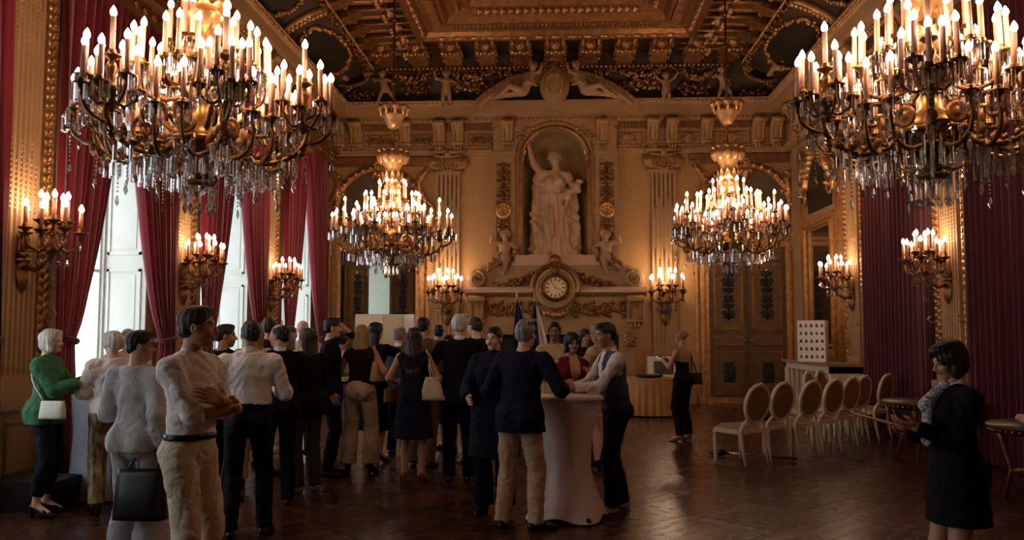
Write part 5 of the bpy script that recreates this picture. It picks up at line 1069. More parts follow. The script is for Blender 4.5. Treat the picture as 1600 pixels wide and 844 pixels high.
def sconce():
    r = empty('wall_sconce'); m = MB(); rosette_mb(m, 0, 0, .12, 8, .06); leaf_mb(m, 0, .02, .3, 0, .6, .06); leaf_mb(m, 0, -.02, .32, PI, .6, .06); volute_mb(m, .07, .1, .07, 1, .07); volute_mb(m, -.07, .1, .07, -1, .07); m.build('wall_plate', 'gold_dark', r, True)
    m = MB(); m.tube([(0, -.03, -.05), (0, -.16, -.1), (0, -.3, -.02), (0, -.34, .14), (0, -.34, .28)], [.035, .03, .03, .035, .02], 7); m.lathe([(.001, .02), (.05, .06), (.09, .12), (.05, .2), (.03, .28), (.05, .33), (.001, .36)], 10, (0, -.34, 0)); m.build('stem', 'gold_dark', r, True)
    for k in range(8):
        a = 2 * PI * k / 8 + .2; q = (.30 * _c(a), -.34 + .26 * _s(a), .28 + .03 * (k % 2)); m = MB(); m.tube([(0, -.34, .16), (.16 * _c(a), -.34 + .14 * _s(a), .08), (.28 * _c(a), -.34 + .24 * _s(a), .14), (q[0], q[1], q[2] - .04)], [.016, .015, .013, .011], 5); m.build('arm', 'gold_dark', r, True)
        candle_at(r, q, .72, None); obj('pendant', PEND, None, r, (q[0], q[1], q[2] - .05)); obj('pendant', PEND, None, r, (.16 * _c(a), -.34 + .14 * _s(a), .07))
    for k in range(5):
        a = 2 * PI * k / 5; q = (.15 * _c(a), -.34 + .12 * _s(a), .40); m = MB(); m.tube([(0, -.34, .3), (.1 * _c(a), -.34 + .08 * _s(a), .27), (q[0], q[1], .37)], .011, 5); m.build('arm', 'gold_dark', r, True); candle_at(r, q, .78, None); obj('pendant', PEND, None, r, (q[0], q[1], q[2] - .05))
    obj('crystal_string', BEADS, None, r, (0, -.34, .04)); return r
s0 = sconce(); first = True
SL = [(XL + .10, p, PI / 2, 2.42, 1., t) for p, t in ((8.6, 'crystal wall sconce on the fluted pilaster nearest the picture edge'), (12.45, 'crystal wall sconce on the pilaster between the first two windows'), (16.4, 'crystal wall sconce on the pilaster beside the last window'), (4.75, 'crystal wall sconce on a pilaster out of the picture'))] + \
     [(XR - .10, p, -PI / 2, 2.42, 1., t) for p, t in ((12.45, 'crystal wall sconce between the two closed red curtains'), (16.4, 'crystal wall sconce on the pilaster beside the wall mirror'), (8.6, 'crystal wall sconce on the other wall out of the picture'))] + \
     [(s * 2.62, YB - .10, 0, 2.28, 1.3, 'crystal wall sconce on the far pilaster at the %s side of the chimneypiece' % ('window' if s < 0 else 'closed door')) for s in (-1, 1)]
for x, y, rz, zz_, sc, t in SL:
    if t.endswith('out of the picture'): continue
    o = s0 if first else copy_tree(s0); first = False
    o.location = (x, y, zz_); o.rotation_euler = (0, 0, rz); o.scale = (sc,) * 3; tag(o, t, 'sconce', 'crystal wall sconces'); lamp_lights(o, [(.0, -.42, .60), (.0, -.20, .64)], SCONCE_W * sc * sc)
# ------------------------------------------------------------------ furniture
def chair_proto():
    r = empty('oval_back_chair'); T = lambda mb, n, m='chair_paint', par=r: mb.build(n, m, par, True)
    # local: facing +Y, seat at z .46
    s = MB(); s.prism([(-.25, -.2), (-.2, -.235), (.2, -.235), (.25, -.2), (.265, .18), (.2, .25), (-.2, .25), (-.265, .18)], .40, .455, 'z'); s.build('seat_rail', 'chair_paint', r)
    c = MB(); c.grid(lambda u, v: ((u - .5) * (.46 + .03 * v), -.2 + .43 * v, .455 + .05 * min(1, 6 * min(u, 1 - u), 6 * min(v, 1 - v))), 12, 12); T(c, 'seat', 'seat_fabric')
    for x in (-1, 1):
        l = MB(); l.M = Matrix.Translation((x * .225, .2, 0)); l.lathe([(.012, 0), (.018, .05), (.028, .36), (.02, .375), (.032, .385), (.032, .42)], 10); T(l, 'leg')
        l = MB(); l.tube([(x * .20, -.30, 0), (x * .205, -.255, .2), (x * .21, -.225, .42), (x * .19, -.24, .50), (x * .12, -.275, .585)], [.014, .02, .026, .024, .022], 8); T(l, 'leg')
    tl = lambda a, rx, rz: (rx * _c(a), -.29 - .10 * (.19 * 0 + rz * _s(a)) / .5 - .03, .78 + rz * _s(a))
    b = MB(); b.tube([tl(a, .205, .235) for a in np.linspace(0, 2 * PI, 33)[:-1]], .026, 8, True); b.ell((0, -.395, 1.03), (.03, .02, .02), 6, 4); T(b, 'back_frame')
    p = MB(); p.grid(lambda u, v: tl(2 * PI * u, .19 * v, .22 * v), 28, 4, True); p.grid(lambda u, v: (lambda t: (t[0], t[1] - .02, t[2]))(tl(2 * PI * u, .19 * v, .22 * v)), 28, 4, True); T(p, 'back_panel', 'cane')
    return r
CH = [at_z(1150, 733), at_z(1196, 727), at_z(1247, 714), at_z(1290, 706), at_z(1322, 697), at_z(1344, 688)]
ROWB = [(2.49, 11.26, .60), (2.92, 11.73, .62), (3.40, 12.11, .62), (3.83, 12.52, .64), (4.26, 13.10, .66), (4.60, 13.58, .7)]
ch0 = chair_proto(); c0, c5 = np.array(CH[0]), np.array(CH[5])
lab = ['oval-backed white chair at the near end of the row', 'second oval-backed chair from the near end, black bag on its seat', 'third oval-backed white chair from the near end', 'fourth oval-backed white chair from the near end', 'fifth oval-backed white chair from the near end of the row', 'last oval-backed white chair at the far end of the front row',
       'oval-backed white chair of the back row seen above the fourth chair', 'oval-backed white chair of the back row seen above the fifth chair', 'oval-backed white chair of the back row beside the gilded strip']
row = []
for bxx, byy, a_ in ROWB: row.append((bxx - .22 * _s(a_), byy + .22 * _c(a_), a_))
row += [(4.50, 14.60, -2.35), (4.86, 15.15, -2.35), (4.98, 14.25, .75)]
for i, (x, y, rz) in enumerate(row):
    o = ch0 if i == 0 else copy_tree(ch0); o.location = (x, y, 0); o.rotation_euler = (0, 0, rz); tag(o, lab[i], 'chair', 'oval-backed chairs in rows')
bg_ = MB(); bg_.grid(lambda u, v: ((.16 + .02 * _s(6 * PI * u)) * _c(2 * PI * u) * (1 - .5 * v ** 3), (.11) * _s(2 * PI * u) * (1 - .5 * v ** 3), .14 * v), 20, 6, True); bg_.tube([(-.1, 0, .13), (-.06, 0, .2), (.06, 0, .2), (.1, 0, .13)], .01, 6)
b = bg_.build('handbag', 'black', None, True, (row[1][0], row[1][1], .50)); tag(b, 'black bag lying on the second oval-backed chair', 'bag')
# folded stand under the chairs
st = empty('folded_stand', (2.3, 12.0, 0)); tag(st, 'folded black and chrome microphone stand lying under the chairs', 'stand')
m = MB(); m.tube([(0, 0, .05), (.62, -.28, .04)], .012, 8); m.build('pole', 'chrome', st, True); m = MB(); m.tube([(.62, -.28, .04), (.85, -.38, .035)], .016, 8); m.build('grip', 'black', st, True)
for a in (-.6, 0, .6): m = MB(); m.tube([(0, 0, .05), (-.2 * _c(a), .1 + .2 * _s(a), .03)], .018, 6); m.build('leg', 'black', st, True)
m = MB(); m.ell((-.05, .03, .06), (.07, .06, .055), 10, 8); m.build('hub', 'black', st, True)
# cocktail table under a stretch cover
def stretch_table(x, y, label, h=1.1, r=.335, rb=.37):
    t = empty('cocktail_table', (x, y, 0), .5); tag(t, label, 'table')
    def fn(u, v):
        a = 2 * PI * u; z = h * (1 - v); w = .22 + (r - .22) * (abs(z - .50) / .6) ** 2.0 if z > .5 else .22 + (rb - .22) * ((.50 - z) / .5) ** 1.6
        k = max(0, 1 - z / .55); cs = (1 + .10 * k * _c(4 * a)); zz = z + .05 * k * k * (1 - _c(4 * a)) * .5
        return (w * cs * _c(a), w * cs * _s(a), max(.015, zz))
    m = MB(); m.grid(fn, 48, 30, True); m.build('stretch_cover', 'linen', t, True)
    m = MB(); m.lathe([(.001, h + .004), (r - .02, h + .004), (r + .004, h - .006), (r + .004, h - .03)], 40); m.build('table_top', 'linen', t, True)
    for k in range(4): a = PI / 2 * k; m = MB(); m.lathe([(.001, 0), (.035, 0), (.03, .04), (.02, .06)], 8); m.build('foot', 'black', t, True, (rb * 1.0 * _c(a), rb * 1.0 * _s(a), 0))
TB = (.10, 8.02); stretch_table(TB[0], TB[1], 'white stretch-covered cocktail table where the man in the waistcoat leans')
def flute(x, y, z, label, full=.6):
    g = empty('champagne_flute', (x, y, z)); tag(g, label, 'glass', 'champagne flutes'); m = MB(); m.lathe([(.001, 0), (.032, .001), (.03, .006), (.005, .012), (.004, .09), (.012, .10), (.027, .14), (.03, .18), (.025, .225)], 14); m.build('glass', 'clear_glass', g, True)
    m = MB(); m.lathe([(.001, .102), (.010, .104), (.024, .14), (.026, .14 + .06 * full), (.001, .14 + .06 * full)], 12); m.build('champagne', 'champagne', g, True); return g
flute(TB[0] - .14, TB[1] + .10, 1.104, 'champagne flute standing on the white cocktail table'); flute(TB[0] - .20, TB[1] + .2, 1.104, 'second champagne flute on the cocktail table, behind the first')
# round table with gold cloth, tray
def cloth_table(x, y, r, h, m_, label, nf=26, amp=.03):
    t = empty('round_table', (x, y, 0)); tag(t, label, 'table')
    def fn(u, v):
        a = 2 * PI * u; k = v; return ((r + .03 * k + amp * k * _s(nf * a) + .4 * amp * k * _s(nf * .5 * a + 1)) * _c(a), (r + .03 * k + amp * k * _s(nf * a)) * _s(a), h - (h - .03) * v)
    m = MB(); m.grid(fn, 160, 8, True); m.build('tablecloth', m_, t, True); m = MB(); m.lathe([(.001, h + .002), (r - .01, h + .002), (r + .004, h - .012)], 40); m.build('table_top', m_, t, True); 
    for k in range(4): a = PI / 4 + PI / 2 * k; m = MB(); m.tube([(r * .7 * _c(a), r * .7 * _s(a), 0), (r * .7 * _c(a), r * .7 * _s(a), h - .05)], .02, 6); m.build('leg', 'brown_wood', t, True)
p = at_z(1020, 652); TG = (float(p[0]), float(p[1]) + .45); cloth_table(TG[0], TG[1], .56, .76, 'gold_cloth', 'round table under a gold pleated cloth left of the far standing woman')
m = MB(); m.lathe([(.001, .01), (.2, .012), (.27, .03), (.28, .06), (.2, .075), (.001, .08)], 24); o = m.build('tray', 'black', None, True, (TG[0] - .02, TG[1] - .1, .762)); tag(o, 'dark round hat-like tray lying on the gold cloth', 'tray')
# framed photograph on a small stand behind
pf = empty('framed_photograph', tuple(at_y(1037, 575, 19.4))); pf.rotation_euler = (-.12, 0, 0); tag(pf, 'framed photograph propped on a small table by the far pilaster', 'picture')
w, h = .42, .31; m = MB(); frame_mb(m, -w, w, -h, h, .05, .03); m.build('frame', 'gold_dark', pf); m = MB(); m.box(-w + .04, w - .04, -.01, 0, -h + .04, h - .04); m.build('mount', 'white_board', pf)
mat('photo_print', (92, 70, 54), .4, rgb2=(28, 24, 24), vscale=7); m = MB(); m.box(-w + .2, w - .2, -.016, -.01, -h + .16, h - .16); m.build('print', 'photo_print', pf); m = MB(); m.box(-w, w, 0, .02, -h, h); m.build('backing', 'brown_wood', pf)
st = empty('side_table', (pf.location.x, 19.62, 0)); tag(st, 'dark side table carrying the framed photograph', 'table'); tz = pf.location.z - h - .02
m = MB(); m.box(-.6, .6, -.32, .25, tz - .05, tz); m.build('table_top', 'brown_wood', st)
for sx in (-.5, .5):
    for sy in (-.26, .2): m = MB(); m.tube([(sx, sy, 0), (sx, sy, tz - .05)], [.02, .03], 8); m.build('leg', 'brown_wood', st, True)
# white folding screen before the open door
wp = at_y(555, 491, 17.6); wq = at_y(646, 491, 17.6); sc_ = empty('display_screen', (float(wp[0]), 17.6, 0)); tag(sc_, 'white folding display screen standing before the open doorway', 'screen'); W_ = float(wq[0] - wp[0]); hz = float(wp[2])
for k, (x0, x1, y0, y1) in enumerate(((0, .47 * W_, 0, .05), (.47 * W_, .78 * W_, .05, .35), (.78 * W_, W_, .35, .1))):
    m = MB(); d_ = Vector((x1 - x0, y1 - y0, 0)); n_ = Vector((-d_.y, d_.x, 0)).normalized() * .03; m.add([(x0, y0, 0), (x1 - .01, y1, 0), (x1 - .01 + n_.x, y1 + n_.y, 0), (x0 + n_.x, y0 + n_.y, 0), (x0, y0, hz), (x1 - .01, y1, hz), (x1 - .01 + n_.x, y1 + n_.y, hz), (x0 + n_.x, y0 + n_.y, hz)], [(3, 2, 1, 0), (4, 5, 6, 7), (0, 1, 5, 4), (1, 2, 6, 5), (2, 3, 7, 6), (3, 0, 4, 7)]); m.build('screen_panel', 'white_board', sc_)
# buffet along the windows
def buffet(label, x0, x1, y0, y1, h, m_):
    t = empty('buffet_table', ((x0 + x1) / 2, (y0 + y1) / 2, 0)); tag(t, label, 'table'); w, d = (x1 - x0) / 2, (y1 - y0) / 2
    m = MB(); m.box(-w, w, -d, d, h - .02, h); m.build('table_top', m_, t)
    per = [(-w, -d), (w, -d), (w, d), (-w, d)]; L = [2 * w, 2 * d, 2 * w, 2 * d]; T_ = sum(L)
    def fn(u, v):
        s = (u % 1) * T_; i = 0
        while i < 3 and s > L[i]: s -= L[i]; i += 1
        a, b = per[i], per[(i + 1) % 4]; f = s / L[i]; x = a[0] + (b[0] - a[0]) * f; y = a[1] + (b[1] - a[1]) * f; o = 1 + (.02 + .015 * _s(40 * u * T_ / 4)) * v / max(w, d)
        return (x * o, y * o, (h - .02) * (1 - v) + .02)
    m = MB(); m.grid(fn, 160, 6, True); m.build('tablecloth', m_, t, True)
    for sx in (-1, 1):
        for sy in (-1, 1): m = MB(); m.tube([(sx * (w - .1), sy * (d - .1), 0), (sx * (w - .1), sy * (d - .1), h - .03)], .02, 6); m.build('leg', 'chrome', t, True)
    return t
buffet('long buffet table under a white cloth along the windows', -5.2, -4.82, 9.4, 14.6, .93, 'linen')
_b = at_z(168, 776); BT = (float(_b[0]), float(_b[1])); bt = empty('bar_table', (BT[0], BT[1], 0)); tag(bt, 'tall table under a pale damask cloth beside the woman in green', 'table')
m = MB(); m.lathe([(.001, 1.10), (.36, 1.10), (.37, 1.08), (.34, .7), (.36, .3), (.40, .02)], 40); m.build('tablecloth', 'damask_white', bt, True)
for k in range(3): a = 2.1 * k; m = MB(); m.tube([(0, 0, .3), (.3 * _c(a), .3 * _s(a), 0)], .02, 6); m.build('leg', 'chrome', bt, True)
rs = random.Random(3)
for i in range(7):
    g = MB(); g.lathe([(.001, 0), (.026, .001), (.03, .07), (.033, .10)], 12); a = .9 * i; o = g.build('water_glass', 'clear_glass', None, True, (BT[0] + .27 * _c(a) * (1 if i < 5 else .4), BT[1] + .27 * _s(a) * (1 if i < 5 else .4), 1.103)); tag(o, 'small clear glass standing on the tall damask table', 'glass', 'glasses on the damask table')
m = MB(); m.box(-.34, .34, -.26, .26, 0, .28); o = m.build('stage_step', 'black', None, False, (-5.02, 8.22, 0)); tag(o, 'low black box standing on the floor under the curtain', 'box')
# round wooden tables by the other wall
def pedestal_table(x, y, label, r=.62, h=.78):
    t = empty('gueridon', (x, y, 0)); tag(t, label, 'table'); m = MB(); m.lathe([(.001, h), (r, h), (r + .02, h - .02), (r, h - .05), (r - .06, h - .10), (.001, h - .10)], 36); m.build('table_top', 'brown_wood', t, True)
    m = MB(); bead_row(m, lambda q: ((r - .01) * _c(2 * PI * q), (r - .01) * _s(2 * PI * q), h - .06), 48, .014); stuff(m.build('bead_band', 'gold', t, True))
    for k in range(4): a = PI / 4 + PI / 2 * k; m = MB(); m.tube([(r * .85 * _c(a), r * .85 * _s(a), h - .08), (r * .8 * _c(a), r * .8 * _s(a), h - .2), (r * .66 * _c(a), r * .66 * _s(a), .3), (r * .8 * _c(a), r * .8 * _s(a), 0)], [.035, .03, .02, .028], 8); m.build('leg', 'gold_dark', t, True)
    m = MB(); m.tube([(-r * .5, -r * .5, .28), (0, 0, .34), (r * .5, r * .5, .28)], .018, 6); m.tube([(-r * .5, r * .5, .28), (0, 0, .34), (r * .5, -r * .5, .28)], .018, 6); m.ell((0, 0, .36), (.05, .05, .07), 8, 6); m.build('stretcher', 'gold_dark', t, True)
pedestal_table(4.85, 11.55, 'dark round table with gilded legs before the red curtain, behind the woman with the paper', .58, .80)
pedestal_table(4.86, 8.85, 'dark round table cut by the picture edge beside the waitress', .55, .78)
m = MB(); m.ell((0, 0, .04), (.1, .08, .045), 10, 6); m.ell((.08, .04, .05), (.07, .06, .04), 8, 6); m.ell((-.06, .05, .06), (.06, .05, .04), 8, 6); o = m.build('folded_napkin', 'cl_blush', None, True, (4.62, 8.75, .782)); tag(o, 'crumpled pale napkin on the table at the picture edge', 'napkin')
# radiator cabinet with display box, right corner
rc = empty('radiator_cabinet', (5.22, 17.5, 0)); tag(rc, 'low pale radiator cabinet with vertical bars in the corner', 'cabinet')
hc_ = 1.12; m = MB(); m.box(-.36, .30, -1.7, 1.5, hc_ - .05, hc_); m.build('top', 'stone_dark', rc); m = MB(); m.box(-.3, .30, -1.65, 1.45, 0, .12); m.box(-.3, .30, -1.65, -1.55, .12, hc_ - .05); m.box(-.3, .30, 1.35, 1.45, .12, hc_ - .05); m.box(-.3, .30, -1.65, 1.45, hc_ - .17, hc_ - .05); m.build('body', 'chair_paint', rc)
for k in range(9): m = MB(); m.box(-.3, -.25, -1.5 + k * .34, -1.44 + k * .34, .12, hc_ - .17); m.build('bar', 'chair_paint', rc)
for k in range(5): m = MB(); m.box(-.2 + k * .12, -.16 + k * .12, -1.66, -1.62, .12, hc_ - .17); m.build('bar', 'chair_paint', rc)
m = MB(); m.box(-.05, .3, -1.5, 1.3, .15, hc_ - .2); m.build('radiator', 'stone_dark', rc)
bx_ = empty('display_box', (5.02, 17.2, hc_)); tag(bx_, 'white box printed with rows of small portraits on the radiator cabinet', 'box'); bx_.rotation_euler = (0, 0, -.5)
m = MB(); m.box(-.26, .26, -.15, .15, 0, .80); m.build('body', 'white_board', bx_)
mat('print_red', (150, 60, 54), .5, var=.2); mat('print_dark', (40, 36, 44), .5, var=.2)
for i in range(5):
    for j in range(5):
        m = MB(); x = -.22 + .10 * j; z = .07 + .15 * i; m.prism([(x, z), (x + .055, z), (x + .045, z + .05), (x + .028, z + .07), (x + .01, z + .05)], -.153, -.15, 'y'); m.build('portrait', 'print_red' if (i + j * 2) % 3 == 0 else 'print_dark', bx_)
# flags beside the chimneypiece
mat('flag_blue', (26, 36, 84), .7, var=.1); mat('flag_white', (220, 206, 196), .7, var=.05); mat('flag_red', (150, 24, 36), .7, var=.1)
def flag(px, Y, label, stripes, ztop):
    p = at_y(px, 500, Y); f = empty('flag', (float(p[0]), Y, 0)); tag(f, label, 'flag'); m = MB(); m.tube([(0, 0, .05), (0, 0, ztop)], .016, 8); m.build('pole', 'brown_wood', f, True); m = MB(); m.lathe([(.001, .0), (.02, .0), (.03, .05), (.012, .09), (.035, .12), (.001, .26)], 10); m.build('finial', 'gold', f, True, (0, 0, ztop)); m = MB(); m.lathe([(.2, 0), (.2, .03), (.05, .06), (.03, .14), (.001, .14)], 20); m.build('base', 'brown_wood', f, True)
    n = len(stripes); edges = [i / n for i in range(n + 1)]
    for i, st_ in enumerate(stripes):
        def fn(u, v):
            z = ztop - .05 - 1.15 * v; w = .03 + .30 * v ** .8; t = edges[i] + (edges[i + 1] - edges[i]) * u; x = -w * .35 + (t * 1.35) * w + (t ** 1.5) * .10 * v; return (x, -.02 - (.02 + .06 * v) * (1 + _s(14 * t + 1.2)), z - .35 * t * v)
        m = MB(); m.grid(fn, 12, 16); m.build('flag_cloth', st_, f, True)
flag(836, 17.6, 'blue and white flag on a pole before the chimneypiece', ['flag_blue', 'flag_white'], 2.3)
flag(808, 18.1, 'dark blue flag on a pole beside the blue and white flag', ['flag_blue'], 2.35)
# ------------------------------------------------------------------ people
def gnd(px, py): p = at_z(px, py); return float(p[0]), float(p[1])
def dep(px, D): p = at_y(px, 521, D); return float(p[0]), D
def Tr(m, kind='trousers', **k): return dict(mat=m, kind=kind, **k)
def Tp(m, **k): return dict(mat=m, **k)
JK = dict(g=.023, hem=.80, name='jacket', wr=.003)
hang = lambda s, f=0., o=0.: (s * (.24 + o), .05 + f, .92)
fold = {1: (.15, .24, 1.08), -1: (-.15, .24, 1.08)}              # forearms forward
hold = lambda s, y=.30, z=1.18, x=.12: (s * x, y, z)
def glasses(root, I, m='black'):
    mb = MB(); S = I['hs']
    for s in (-1, 1):
        mb.tube([(s * .031 + .021 * _c(a), .098, .003 + .016 * _s(a)) for a in np.linspace(0, 2 * PI, 15)[:-1]], .0022, 5, True); mb.tube([(s * .053, .096, .006), (s * .072, .04, .010), (s * .08, -.012, .004)], .002, 5)
    mb.tube([(-.010, .10, .006), (.010, .10, .006)], .002, 5); R = I['R']; mb.v = [tuple(R @ (np.array(v) * S) + I['hc']) for v in mb.v]; mb.build('glasses', m, root, True)
def world(root, p): return tuple(local_to_world(root, p))
def bag(root, I, label, m, c, size, strap, rz=0., slouch=.35, sm=None, kind='bag', group=None):
    """bag centred at local c, with a strap through local points"""
    b = empty('handbag', world(root, c), root.rotation_euler.z + rz); tag(b, label, 'bag', group); w, d, h = size; mb = MB()
    def fn(u, v):
        a = 2 * PI * u; e = .5; q = lambda t: math.copysign(abs(t) ** e, t); k = 1 - slouch * v; z = -h / 2 + h * v
        return (w / 2 * q(_c(a)) * (k + .0), d / 2 * q(_s(a)) * (1 - .55 * v) * (1 + .25 * _s(PI * v)), z + .03 * _s(2 * a) * v * 0)
    mb.grid(fn, 28, 8, True); n = len(mb.v); mb.f.append(tuple(range(27, -1, -1))); mb.f.append(tuple(n - 28 + i for i in range(28))); mb.build('bag_body', m, b, True)
    st = MB(); ca, sa = _c(-rz), _s(-rz); c = V3(*c); pts = []
    for q in strap: d_ = V3(*q) - c; pts.append((d_[0] * ca - d_[1] * sa, d_[0] * sa + d_[1] * ca, d_[2]))
    ctube(st, pts, .009, 6, 4); st.build('strap', sm or m, b, True); return b
P = person
# -- the group at the windows
x, y = gnd(66, 806); r, I = P('woman in a green blazer and dark slim trousers standing by the curtain', x, y, -PI / 2 + .15, 1.72, True, 1.05, 'skin_pale', ('bob', 'hair_silver'), Tp('cl_green', g=.024, hem=.82, name='blazer', sl=.95, fl=.0), Tr('cl_denim', 'slim', ankle=.05), heel=.06, arms={1: (.10, .36, 1.22), -1: (-.1, .36, 1.25)}, fine=True, res=.011, head=(0, .05))
bag(r, I, 'small white crossbody bag of the woman in green', 'white_board', (.21, .14, .98), (.24, .09, .16), [(.2, .06, 1.06), (.17, -.06, 1.25), (.08, -.07, 1.42), (-.02, .0, 1.47)], rz=PI / 2 - .2, slouch=.1)
x, y = gnd(160, 806); r, I = P('old woman in a white blouse and tiger-striped trousers', x + .02, y + .05, .55, 1.70, True, 1.0, 'skin_pale', ('updo', 'hair_white'), Tp('cl_white', g=.024, hem=.93, sl=.98, wr=.006, name='blouse'), Tr('cl_tiger', 'trousers', g=.02), heel=.06, arms={1: (.12, .34, 1.12), -1: (-.2, .30, 1.10)}, fine=True, res=.012, head=(.5, 0)); glasses(r, I)
x, y = dep(200, 9.3); P('white-haired person seen over the old woman\'s shoulder', x, y, .2, 1.74, False, 1., 'skin_pale', ('crop', 'hair_white'), Tp('cl_cream'), Tr('cl_khaki'))
x, y = dep(217, 5.85); r, I = P('woman in a pale grey trouser suit with short black hair', x, y, -.15, 1.71, True, .92, 'skin', ('short', 'hair_black'), Tp('cl_lightgrey', g=.02, hem=.87, name='jacket', sl=.97, fl=.01), Tr('cl_grey', 'flare'), heel=.05, arms={1: (.22, .0, .90), -1: (-.16, .24, 1.15)}, fine=True, res=.011, head=(-1.0, 0)); glasses(r, I)
bag(r, I, 'large black leather tote carried by the woman in the grey suit', 'shoe_black', (.12, -.10, .60), (.36, .14, .33), [(.02, -.10, .76), (.10, -.08, .87), (.20, -.04, .87), (.24, -.10, .76)], rz=.1, slouch=.12)
x, y = dep(302, 5.0); r, I = P('man in a white shirt with folded arms and pale trousers', x, y, -PI / 2 - .22, 1.85, False, .98, 'skin_tan', ('short', 'hair_brown'), Tp('cl_white', g=.018, hem=1.015, sl=.58, wr=.006), Tr('cl_cream', g=.018, wr=.005, waist=1.03), arms={1: (-.04, .27, 1.17), -1: (.09, .25, 1.22)}, poles={1: (.5, .0, -1), -1: (-.5, .0, -1)}, hands={1: ((-.8, -.6, .1), (0, -1, 0), .5), -1: ((.75, -.45, .3), (-.3, -1, -.2), .25)}, belt='shoe_black', collar='cl_white', fine=True, res=.010, head=(.45, 0.02))
g = MB()
for s in (-1, 1): g.tube([(s * .028 + .02 * _c(a), .185, 1.40 + .02 * _s(a)) for a in np.linspace(0, 2 * PI, 13)[:-1]], .0025, 5, True)
g.tube([(-.04, .18, 1.40), (0, .172, 1.46)], .002, 4); g.build('hanging_glasses', 'black', r, True, (0, 0.0, -.08))
x, y = gnd(384, 838); P('man in a white shirt and black trousers seen from behind', x, y, .25, 1.80, False, 1.1, 'skin_tan', ('crop', 'hair_black'), Tp('cl_white', g=.022, hem=1.05, sl=.97, wr=.006), Tr('cl_black'), arms={1: (.2, .26, 1.16), -1: (-.2, .24, 1.12)}, collar='cl_white', fine=True, res=.012, head=(.35, 0), belt='shoe_black', feet={1: (.14, .06), -1: (-.12, -.05)})
x, y = dep(350, 8.6); P('dark-haired person in black half hidden behind the man with folded arms', x, y, -.4, 1.78, False, 1., 'skin_tan', ('short', 'hair_black'), Tp('cl_black', **JK), Tr('cl_black'), head=(-.8, 0))
x, y = dep(398, 9.3); P('blonde long-haired woman behind the man in the white shirt', x, y, .1, 1.80, True, 1., 'skin', ('long', 'hair_blond'), Tp('cl_cream', sl=.4), Tr('cl_khaki'), heel=.05)
x, y = dep(420, 10.8); P('tall dark-haired woman with an updo near the second window', x, y, .4, 1.88, True, 1., 'skin_tan', ('updo', 'hair_brown'), Tp('cl_wine', sl=.4), Tr('cl_black'), heel=.06)
x, y = gnd(432, 790); P('balding man in a black suit seen from behind, head turned to the windows', x, y, .5, 1.78, False, 1.08, 'skin', ('balding', 'hair_black'), Tp('cl_black', **JK), Tr('cl_black'), arms={1: hold(1), -1: hold(-1)}, collar='cl_white', head=(.75, 0), res=.013, fine=True)
x, y = dep(447, 10.2); P('woman in a cream top with grey hair behind the balding man', x, y, -.3, 1.70, True, 1.05, 'skin_tan', ('bob', 'hair_grey'), Tp('cl_cream', sl=.4), Tr('cl_khaki'))
x, y = dep(452, 12.0); P('grey-haired man near the last window', x, y, -.5, 1.80, False, 1., 'skin', ('crop', 'hair_salt'), Tp('cl_slate', **JK), Tr('cl_black'))
x, y = dep(473, 11.4); P('bald man in a cream shirt behind the woman in the black jacket', x, y, .3, 1.86, False, 1.05, 'skin_pale', ('bald', 'hair_grey'), Tp('cl_cream'), Tr('cl_black'))
x, y = gnd(478, 768); P('brown-haired woman in a black jacket and checked trousers', x, y, .75, 1.74, True, 1.0, 'skin', ('long', 'hair_brown'), Tp('cl_black', **JK), Tr('cl_check', 'trousers'), shoe='shoe_tan', arms={1: hold(1, .3, 1.1), -1: hold(-1, .3, 1.1)}, collar='cl_white', head=(.3, 0))
# -- the group in the middle
x, y = dep(517, 10.2); P('man in a navy suit drinking, turned towards the chimneypiece', x, y, -PI / 2 + .2, 1.88, False, 1.0, 'skin', ('short', 'hair_black'), Tp('cl_navy', **JK), Tr('cl_navy'), arms={-1: (-.06, .30, 1.50)}, collar='cl_white')
x, y = dep(534, 11.5); r, I = P('woman in a white T-shirt and mauve trousers', x, y, -.2, 1.70, True, 1.0, 'skin', ('short', 'hair_brown'), Tp('cl_white', sl=.42, hem=1.05), Tr('cl_mauve', 'trousers'), belt='shoe_black', arms={-1: (-.24, .05, .93), 1: hold(1)})
bag(r, I, 'dark red shoulder bag of the woman in the white T-shirt', 'cl_wine', (-.28, -.03, 1.0), (.22, .10, .26), [(-.26, .0, 1.12), (-.2, -.02, 1.3), (-.15, -.02, 1.46), (-.2, -.06, 1.3), (-.28, -.05, 1.12)], slouch=.3)
x, y = gnd(562, 741); r, I = P('long-haired woman in a dark sleeveless top and cream wide trousers', x, y, .0, 1.79, True, 1.02, 'skin_tan', ('long', 'hair_blond'), Tp('cl_wine', sl=0, hem=1.0, nk=-.005), Tr('cl_cream', 'wide', g=.016), shoe='shoe_black', heel=.07, feet={1: (.14, 0), -1: (-.14, 0)}, arms={1: (.26, .16, 1.12), -1: (-.2, .25, 1.12)}, res=.013)
bag(r, I, 'tan shoulder bag under the arm of the woman in cream trousers', 'cl_beige', (.20, -.04, 1.22), (.20, .10, .24), [(.18, -.02, 1.34), (.17, .0, 1.5), (.16, -.06, 1.5), (.22, -.07, 1.34)], rz=1.2, slouch=.3)
x, y = dep(586, 11.2); P('woman with long black hair in a black dress', x, y, -.3, 1.83, True, 1.0, 'skin', ('long', 'hair_black'), dress=dict(mat='cl_black', hem=.35, sl=.42, w=.22), heel=.07, arms={1: (.14, .3, 1.38), -1: hold(-1)}, head=(-.3, 0))
x, y = dep(624, 12.0); P('grey-haired man in a slate blue suit seen from behind', x, y, -.35, 1.77, False, 1.1, 'skin', ('short', 'hair_grey'), Tp('cl_slate', **JK), Tr('cl_black'), arms={1: hold(1), -1: hold(-1)}, collar='cl_white', head=(-.2, .1))
